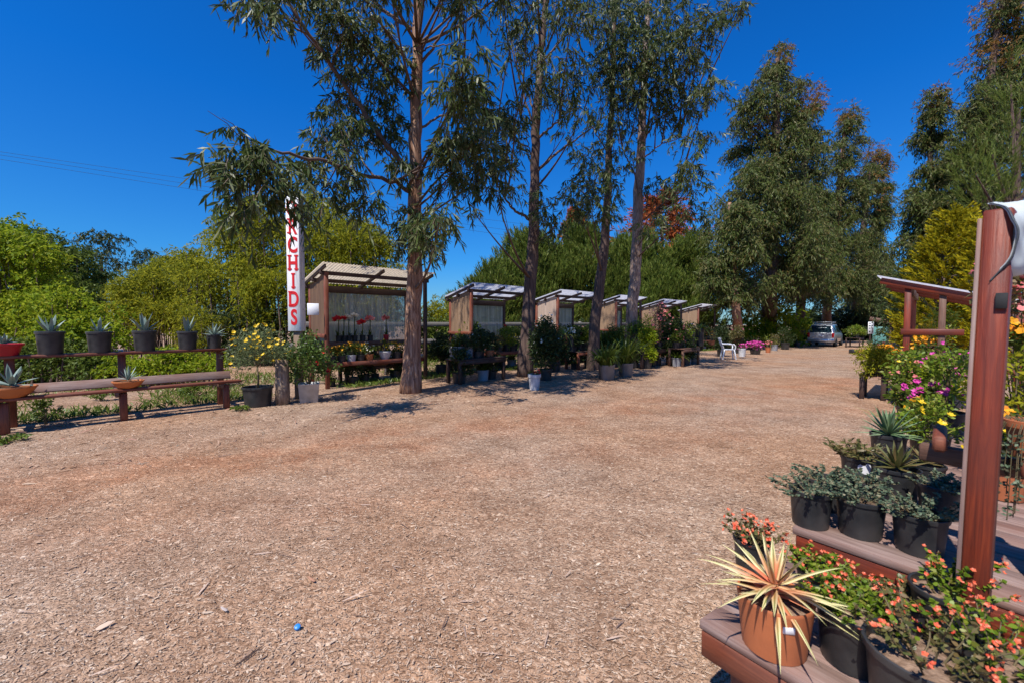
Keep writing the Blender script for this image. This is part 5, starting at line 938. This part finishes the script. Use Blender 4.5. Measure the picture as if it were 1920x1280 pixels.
for px, py, r, h, pl, pm, lab in [
    (1738, 862, .1, .16, lambda z: bush((.2, .2, .17), z+.12, 900, .035, .018, 'kal', 16, z, 6, 'fyel', .03), 'black', 'bushy small leaved green plant right of the spiky agave'),
    (1716, 812, .1, .18, lambda z: stemmed(16, .3, .15, z, .07, .035, 'mid', 14, 'fpink', .02, 9, r0=.05), 'black', 'magenta flowered plant on the further bench, below the red shed post'),
    (1745, 800, .12, .2, lambda z: bush((.22, .22, .22), z+.2, 600, .045, .024, 'bright', 16, z, 10, 'frose', .022), 'terra', 'lush bright green plant with a few salmon flowers on the further bench'),
    (1775, 815, .12, .2, lambda z: bush((.24, .22, .3), z+.3, 600, .05, .026, 'kal', 16, z, 8, 'fpink', .022), 'black', 'tall light green leafy plant against the left side of the big post'),
    (1752, 850, .09, .14, lambda z: straps(7, .5, .022, z, 'spider', (.25, .6), .1, .02), 'black', 'plant with long stiff yellow leaves pointing at the yard'),
    (1732, 826, .09, .15, lambda z: bush((.15, .15, .12), z+.1, 240, .05, .025, 'mid', 8, z, 14, 'fmari', .028), 'black', 'low plant with orange yellow flowers between the agave and the magenta plant')]:
    potted(lab, 'potted plant', at(px, py, Z2), r, h, pl, pm)
for px, py, r, h, pl, pm, lab in [
    (1705, 795, .1, .17, lambda z: bush((.2, .2, .2), z+.18, 700, .04, .02, 'mid', 16, z, 14, 'frose', .022), 'black', 'leafy plant with pale pink flowers at the yard side of the further bench'),
    (1700, 768, .11, .2, lambda z: bush((.24, .22, .26), z+.24, 800, .05, .024, 'kal', 16, z, 12, 'fyel', .024), 'terra', 'light green plant with yellow flowers near the far end of the further bench'),
    (1728, 772, .1, .2, lambda z: straps(40, .5, .024, z, 'spider', (.6, 1.5), .9), 'black', 'yellow green strap plant near the far end of the further bench'),
    (1765, 790, .11, .2, lambda z: bush((.24, .22, .3), z+.3, 800, .05, .026, 'mid', 16, z, 26, 'fpink', .024), 'black', 'green plant with pink flowers in the middle of the further bench')]:
    potted(lab, 'potted plant', at(px, py, Z2), r, h, pl, pm)
# --- right of the big post
rr0 = pc+uN*.16+vN*.10
p = rr0+nrm(np.array([rr0[0], rr0[1], 0]))*.1; hp = potted('clay pot with grey trailing strings of leaves on the rail right of the big post', 'trailing plant', (p[0], p[1], 1.033), .07, .13, lambda z: [], 'terra', 'rim')
tb = MB(); tl_ = MB()
for i in range(26):
    a = rng.random()*6.283; l = rng.uniform(.12, .42); q = np.array([[0, 0, .11], [.06*math.cos(a), .06*math.sin(a), .14], [.085*math.cos(a), .085*math.sin(a), .09], [.095*math.cos(a), .095*math.sin(a), .1-l]]); tb.tube(q, .0018, 3, cap=False)
    k = 26; t_ = rng.random((k, 1)); P = q[2]+(q[3]-q[2])*t_; tl_.ribbons(P, pol(k, -1, .6), .016, .010, S=2)
tb.build('stem', M['stem'], hp); tl_.build('leaves', M['succ'], hp)
for px, py, hp_, pl, lab in [(1893, 908, .2, lambda z: bush((.2, .2, .2), z+.4, 900, .05, .018, 'acacia', 14, z), 'yellow green mounded plant in a clay pot right of the big post'), (1922, 882, .22, lambda z: bush((.2, .2, .2), z+.58, 600, .05, .022, 'mid', 14, z, 90, 'fmari', .028), 'orange flowered plant in a clay pot behind the yellow green mound'),
    (1905, 862, .2, lambda z: bush((.26, .24, .34), z+.95, 900, .055, .028, 'olive', 16, z, 120, 'frose', .03), 'tall plant with dusky red flowers right of the big post, tallest there'), (1875, 930, .16, lambda z: bush((.15, .15, .13), z+.12, 420, .04, .02, 'mid', 10, z, 16, 'fyel', .025), 'small leafy plant in a clay pot behind the big post'), (1935, 935, .18, lambda z: bush((.2, .2, .18), z+.16, 600, .045, .02, 'kal', 12, z, 26, 'fmari', .025), 'leafy plant with orange flowers at the right edge of the second bench')]:
    potted(lab, 'potted plant', at(px, py, Z2), .11, hp_, pl, 'terra')
# --- right hand shed, mirrored to the left row
vR = -b
q = D(1703, 545, 7.3); o = q.copy(); o[2] = 0
rs = thing('plant_shed', 'open red timber plant shed on the right in front of the golden cypress', 'plant shed', o, R45, 'plant sheds along the row')
sl = .30; zR = lambda s: 2.30-sl*(s+.32); W = 2.3
for x, s in ((0, 0), (W, 0), (0, 1.25), (W, 1.25), (.0, .42), (W, .42)): slab('post', 'redbright' if s != .42 else 'brown', rs, (x, -s, (zR(s)-.1)/2), (.085, .085, zR(s)-.1))
for x in (-.06, W/2, W+.06): mb = MB(); mb.beam((x, .36, zR(-.36)-.06), (x, -1.6, zR(1.6)-.06), .045, .105); mb.build('rafter', M['redbright'], rs)
mb = MB(); corr(mb, -.14, W+.14, lambda xs, q_, w: (xs, np.full_like(xs, .4-q_*2.04), zR(-.4+q_*2.04)+.012+w)); mb.build('roof', M['roofwhite'], rs, smooth=True)
slab('cross_rail', 'redbright', rs, (-.055, -.3, 1.36), (.03, .75, .1)); slab('cross_rail', 'red', rs, (-.055, -.6, .78), (.03, 1.3, .09))
slab('shelf', 'red', rs, (W/2, -.35, .84), (W-.1, .62, .035)); slab('header', 'brown', rs, (W/2, -.05, zR(0)-.17), (W-.1, .05, .12))
for s, x, r, pl, pm, lab in [(.2, .25, .13, lambda z: bush((.25, .22, .16), z+.12, 340, .05, .02, 'mid', 10, z, 60, 'fmari', .04), 'black', 'orange yellow flowered plant on the shelf of the red timber shed'), (.45, .3, .13, lambda z: bush((.24, .22, .4), z+.4, 420, .07, .03, 'kal', 12, z), 'black', 'tall leafy green plant on the shelf of the red timber shed'), (.3, 1.1, .14, lambda z: bush((.3, .25, .3), z+.26, 420, .06, .02, 'acacia', 12, z), 'terra', 'yellow green plant at the middle of the red shed shelf'), (.3, 1.8, .14, lambda z: bush((.3, .25, .25), z+.22, 340, .06, .02, 'olive', 12, z, 26, 'fyel', .03), 'grey', 'olive plant with yellow flowers at the far end of the red shed shelf')]:
    p = o+u*x+vR*s; potted(lab, 'potted plant', (p[0], p[1], .86), r, .2, pl, pm)
# --- bush on its little black table
tb_o = G(1663, 752); table('small black table under the drooping yellow green bush on the right', tb_o, .55, .45, .5, mat='dkwood', group=None)
p = tb_o+u*.27+b*.2; potted('drooping yellow green bush in a black tub on the small black table', 'potted bush', (p[0], p[1], .502), .2, .22, lambda z: bush((.46, .42, .40), z+.02, 3400, .065, .026, 'acacia', 30, z, droop=.6))
# --- far right tables, board, crates
ft = G(1612, 652); ft2 = np.array(ft)
table('far table heaped with leafy plants beyond the small crates', ft2+u*.3, 2.2, .9, .7, rz=R45-math.pi/2*0, mat='dkwood', group=None)
for i, (dx, dy, lab) in enumerate([(.5, .3, 'leafy green bush at the near end of the far table'), (1.2, .45, 'leafy bush with pale flowers in the middle of the far table'), (1.9, .4, 'darker leafy bush at the far end of the far table')]):
    p = ft2+u*(.3+dx)+b*dy; p[2] = gz(p[0], p[1])+.702; potted(lab, 'potted bush', p, .18, .25, lambda z, i=i: bush((.75, .6, .42), z+.25, 1300, .11, .05, ['kal', 'mid', 'dark'][i], 14, z, [0, 14, 4][i], 'fwhite', .05))
def crate(label, loc, m_, s=.34):
    t = thing('plant_crate', label, 'crate', loc, .5, 'small crates by the far table')
    for nm, c, sz in (('side', (0, s/2, .12), (s, .015, .22)), ('side', (0, -s/2, .12), (s, .015, .22)), ('end', (s/2, 0, .12), (.015, s-.02, .22)), ('end', (-s/2, 0, .12), (.015, s-.02, .22)), ('base', (0, 0, .012), (s-.02, s-.02, .015))): slab(nm, m_, t, c, sz)
crate('small dark crate at the edge of the yard, left of two', G(1601, 662), 'black'); crate('small tan crate beside the dark crate, under the far table', G(1611, 662), 'terra2'); 
crate('black crate right of the tan crate under the far leafy table', G(1622, 662), 'black')
for px, d, lab, pl in [(1683, 12.0, 'bright orange flowers in a black tub left of the red shed post', lambda z: bush((.32, .3, .14), z+.12, 300, .05, .02, 'mid', 10, z, 120, 'fmari', .05)), (1668, 13, 'leafy dark plant in a black tub behind the drooping bush', lambda z: bush((.35, .3, .3), z+.2, 340, .07, .03, 'dark', 12, z, 10, 'frose', .05))]:
    p = D(px, 668, d); p[2] = gz(p[0], p[1]); tt = table('dark plant table under the '+('orange flowers' if px == 1683 else 'dark leafy tub'), p-u*.25-b*.0, .6, .5, .38, group=None); p2 = p+b*.25; potted(lab, 'potted plant', (p2[0], p2[1], p[2]+.382), .22, .26, pl)
p = D(1632, 640, 24); p[2] = gz(p[0], p[1]); bd = thing('number_board', 'small white board with black marks above the far leafy table', 'sign', p, .35); slab('post', 'dkwood', bd, (0, .03, .7), (.06, .05, 1.4)); sb_ = slab('board', 'signwhite', bd, (0, 0, 1.42), (.46, .02, .68))
mb = MB()
for x, z, w_, h_ in ((-.12, .26, .12, .04), (-.12, .12, .14, .05), (-.12, -.02, .12, .04), (-.12, -.2, .13, .06), (.1, .28, .16, .04), (.17, .2, .04, .12), (.1, .14, .16, .04), (.04, .06, .04, .12), (.1, -.02, .16, .04), (.12, -.17, .05, .2)): mb.box((x, -.0125-.0005*rng.integers(1, 6), 1.42+z), (w_, .004, h_), ch=.0003)
mb.build('lettering', M['tyre'], sb_)
p = D(1660, 640, 25); p[2] = gz(p[0], p[1]); ky = thing('market_stall', 'far small stall with brown roof and teal front beside the white board', 'stall', p, R45)
slab('counter', 'teal', ky, (-.3, .2, .75), (1.5, .6, 1.5)); slab('roof', 'brown', ky, (.7, .2, 1.85), (1.6, 1.1, .22), Euler((.25, 0, 0)).to_matrix())
for x in (.05, 1.4): slab('post', 'brown', ky, (x, -.2, .85), (.08, .08, 1.7))
# --- silver van
vp = D(1538, 650, 32.5); vp[2] = gz(vp[0], vp[1]); van = thing('parked_van', 'silver van with a roof rack parked at the far end of the yard', 'van', vp, R45)
st = [(0, .80, .42, .95, .76, 1.0), (.03, .84, .36, .98, .78, 1.06), (.14, .865, .32, 1.0, .72, 1.42), (.26, .875, .3, 1.0, .66, 1.62), (.45, .88, .3, 1.0, .63, 1.68), (1.4, .88, .3, .99, .64, 1.73), (2.4, .88, .3, .97, .64, 1.70), (2.75, .88, .3, .95, .63, 1.6), (3.35, .87, .3, .95, .68, 1.1), (3.9, .85, .32, .85, .70, .96), (4.2, .76, .36, .74, .6, .8), (4.28, .66, .42, .66, .5, .7)]
rows = []
for x, wd, z0, zb_, wr, zr_ in st:
    half = [(wd*.86, z0), (wd*.97, z0+.06), (wd, (z0+zb_)/2), (wd*.985, zb_), ((wd+wr)/2, (zb_+zr_)/2+.02), (wr, zr_-.05*(zr_-zb_)), (wr*.85, zr_), (wr*.4, zr_+.015)]
    rows.append([(x, y, z) for y, z in half]+[(x, -y, z) for y, z in half[::-1]])
R_ = np.array(rows); R_ = np.concatenate([R_, R_[:, :1]], 1); mb = MB(); mb.grid(R_)
for e, s_ in ((0, 1), (-1, -1)):
    q = R_[e, :-1]; c = q.mean(0); n = len(q); ii = np.arange(n); T3 = np.stack([ii, (ii+1) % n, np.full(n, n)], 1); mb.add(np.concatenate([q, c[None]]), None, T3 if s_ > 0 else T3[:, ::-1])
mb.build('body', M['silver'], van, smooth=True)
def quad(name, m_, pts, off): mb = MB(); P = np.array(pts, float)+np.array(off); mb.grid(P); return mb.build(name, M[m_], van, smooth=True)
def on_side(xs, f0, f1, sgn):     # glass laid over the cabin side
    g = []
    for x in xs:
        i = np.interp(x, [s[0] for s in st], range(len(st))); i0 = min(int(i), len(st)-2); fr_ = i-i0; c = R_[i0]*(1-fr_)+R_[i0+1]*fr_; a, m2, e = c[3], c[4], c[5]
        row = []
        for f in np.linspace(f0, f1, 5): p = a+(m2-a)*min(f*2, 1) if f < .5 else m2+(e-m2)*(f*2-1); row.append((p[0], sgn*(p[1]+.008), p[2]+.004))
        g.append(row)
    return g
for sg2 in (-1, 1):
    for x0, x1 in ((.35, 1.15), (1.22, 2.05), (2.12, 2.85)): quad('side_window', 'glass', on_side(np.linspace(x0, x1, 5), .08, .85, sg2), (0, 0, 0))
def rear(z): return np.interp(z, [1.0, 1.06, 1.42, 1.62], [.0, .03, .14, .26])
g = [[(rear(z)-.012, y*wz, z) for y in np.linspace(-1, 1, 7)] for z, wz in zip(np.linspace(1.06, 1.56, 6), np.linspace(.70, .6, 6))]; quad('rear_window', 'glass', g, (0, 0, 0))
slab('bumper', 'silver', van, (-.03, 0, .47), (.14, 1.66, .2)); slab('bumper_trim', 'tyre', van, (-.02, 0, .36), (.12, 1.5, .05)); slab('number_plate', 'white', van, (-.012, -.02, .8), (.02, .32, .15))
for y in (-.755, .755): slab('tail_light', 'tail', van, (.03, y, .86), (.09, .15, .34))
for x in (.75, 3.4):
    for y in (-.8, .8):
        mb = MB(); mb.lathe([(.17, -.1), (.29, -.1), (.32, -.07), (.32, .07), (.29, .1), (.17, .1)], 24); ty = mb.build('wheel', M['tyre'], van, smooth=False); ty.location = (x, y, .32); ty.rotation_euler = (math.pi/2, 0, 0)
        mb = MB(); mb.lathe([(0, -.08), (.06, -.085), (.17, -.07), (.185, -.1), (.185, .1), (.17, .07), (.06, .085), (0, .08)], 20); mb.build('rim', M['steel'], ty)
for y in (-.58, .58): mb = MB(); mb.tube([[.5, y, 1.74], [.6, y, 1.8], [2.2, y, 1.83], [2.4, y, 1.75]], .022, 8); mb.build('roof_rail', M['steel'], van)
for x in (.75, 1.9): mb = MB(); mb.tube([[x, -.66, 1.86], [x, .66, 1.86]], .024, 8); mb.build('rack_bar', M['steel'], van)
# ------------------------------------------------------------------ power lines
for i, (a, c) in enumerate([((0, 285), (430, 347)), ((0, 291), (430, 357)), ((0, 299), (430, 366))]):
    A, C = D(*a, 58), D(*c, 66); dv = C-A; mb = MB(); t = np.linspace(-1.2, 3.4, 40)[:, None]; P = A+dv*t; P[:, 2] += .12*((t[:, 0]-.5)**2-.25); mb.tube(P, .019, 5)
    tag(mb.build('power_line', M['tyre'], loc=None), ['uppermost', 'middle', 'lowest'][i]+' of three thin power lines crossing the sky on the left', 'power line', 'power lines across the sky')
# ------------------------------------------------------------------ light, sky, camera
AZ, EL = math.atan2(-.83, -.56), math.radians(57)
sun = bpy.data.lights.new('sun', 'SUN'); sun.energy = 5.0; sun.angle = math.radians(.5); sun.color = (1.0, .955, .88)
so = bpy.data.objects.new('sun', sun); COL.objects.link(so); sv = Vector((math.cos(AZ)*math.cos(EL), math.sin(AZ)*math.cos(EL), math.sin(EL))); so.rotation_euler = sv.to_track_quat('Z', 'Y').to_euler()
w = bpy.data.worlds.new('World'); SC.world = w; w.use_nodes = True; nt = w.node_tree; bg = nt.nodes['Background']
sk = nt.nodes.new('ShaderNodeTexSky'); sk.sky_type = 'NISHITA'; sk.sun_disc = False; sk.sun_elevation = EL; sk.sun_rotation = math.pi/2-AZ; sk.air_density = 1.0; sk.dust_density = .3; sk.ozone_density = 4.0; sk.altitude = 100
hs = nt.nodes.new('ShaderNodeMixRGB'); hs.blend_type = 'MULTIPLY'; hs.inputs['Fac'].default_value = 1; hs.inputs['Color2'].default_value = (.26, 1.02, 1.85, 1)
tcw = nt.nodes.new('ShaderNodeTexCoord'); sw = nt.nodes.new('ShaderNodeSeparateXYZ'); rw = nt.nodes.new('ShaderNodeValToRGB')
nt.links.new(tcw.outputs['Generated'], sw.inputs[0]); nt.links.new(sw.outputs[2], rw.inputs['Fac']); el_ = rw.color_ramp.elements
el_[0].position = 0.0; el_[0].color = (.5, .82, 1.12, 1); el_[1].position = .42; el_[1].color = (.05, .80, 1.75, 1); e3 = el_.new(.14); e3.color = (.20, .82, 1.45, 1)
nt.links.new(rw.outputs['Color'], hs.inputs['Color2']); nt.links.new(sk.outputs[0], hs.inputs['Color1']); nt.links.new(hs.outputs[0], bg.inputs['Color']); bg.inputs['Strength'].default_value = .07
cam = bpy.data.cameras.new('camera'); cam.sensor_width = 36; cam.lens = 36*F/1920; cam.clip_start = .05; cam.clip_end = 2000
cam.dof.use_dof = True; cam.dof.focus_distance = 8.5; cam.dof.aperture_fstop = 4.0
co = bpy.data.objects.new('camera', cam); COL.objects.link(co); co.location = (0, 0, EYE); co.rotation_euler = (math.pi/2-PITCH, 0, 0); SC.camera = co
vs = SC.view_settings; SC.display_settings.display_device = 'sRGB'; vs.view_transform = 'Standard'; vs.look = 'None'; vs.exposure = .46; vs.gamma = 1
SC.cycles.max_bounces = 8; SC.cycles.transparent_max_bounces = 12; SC.cycles.use_denoising = True
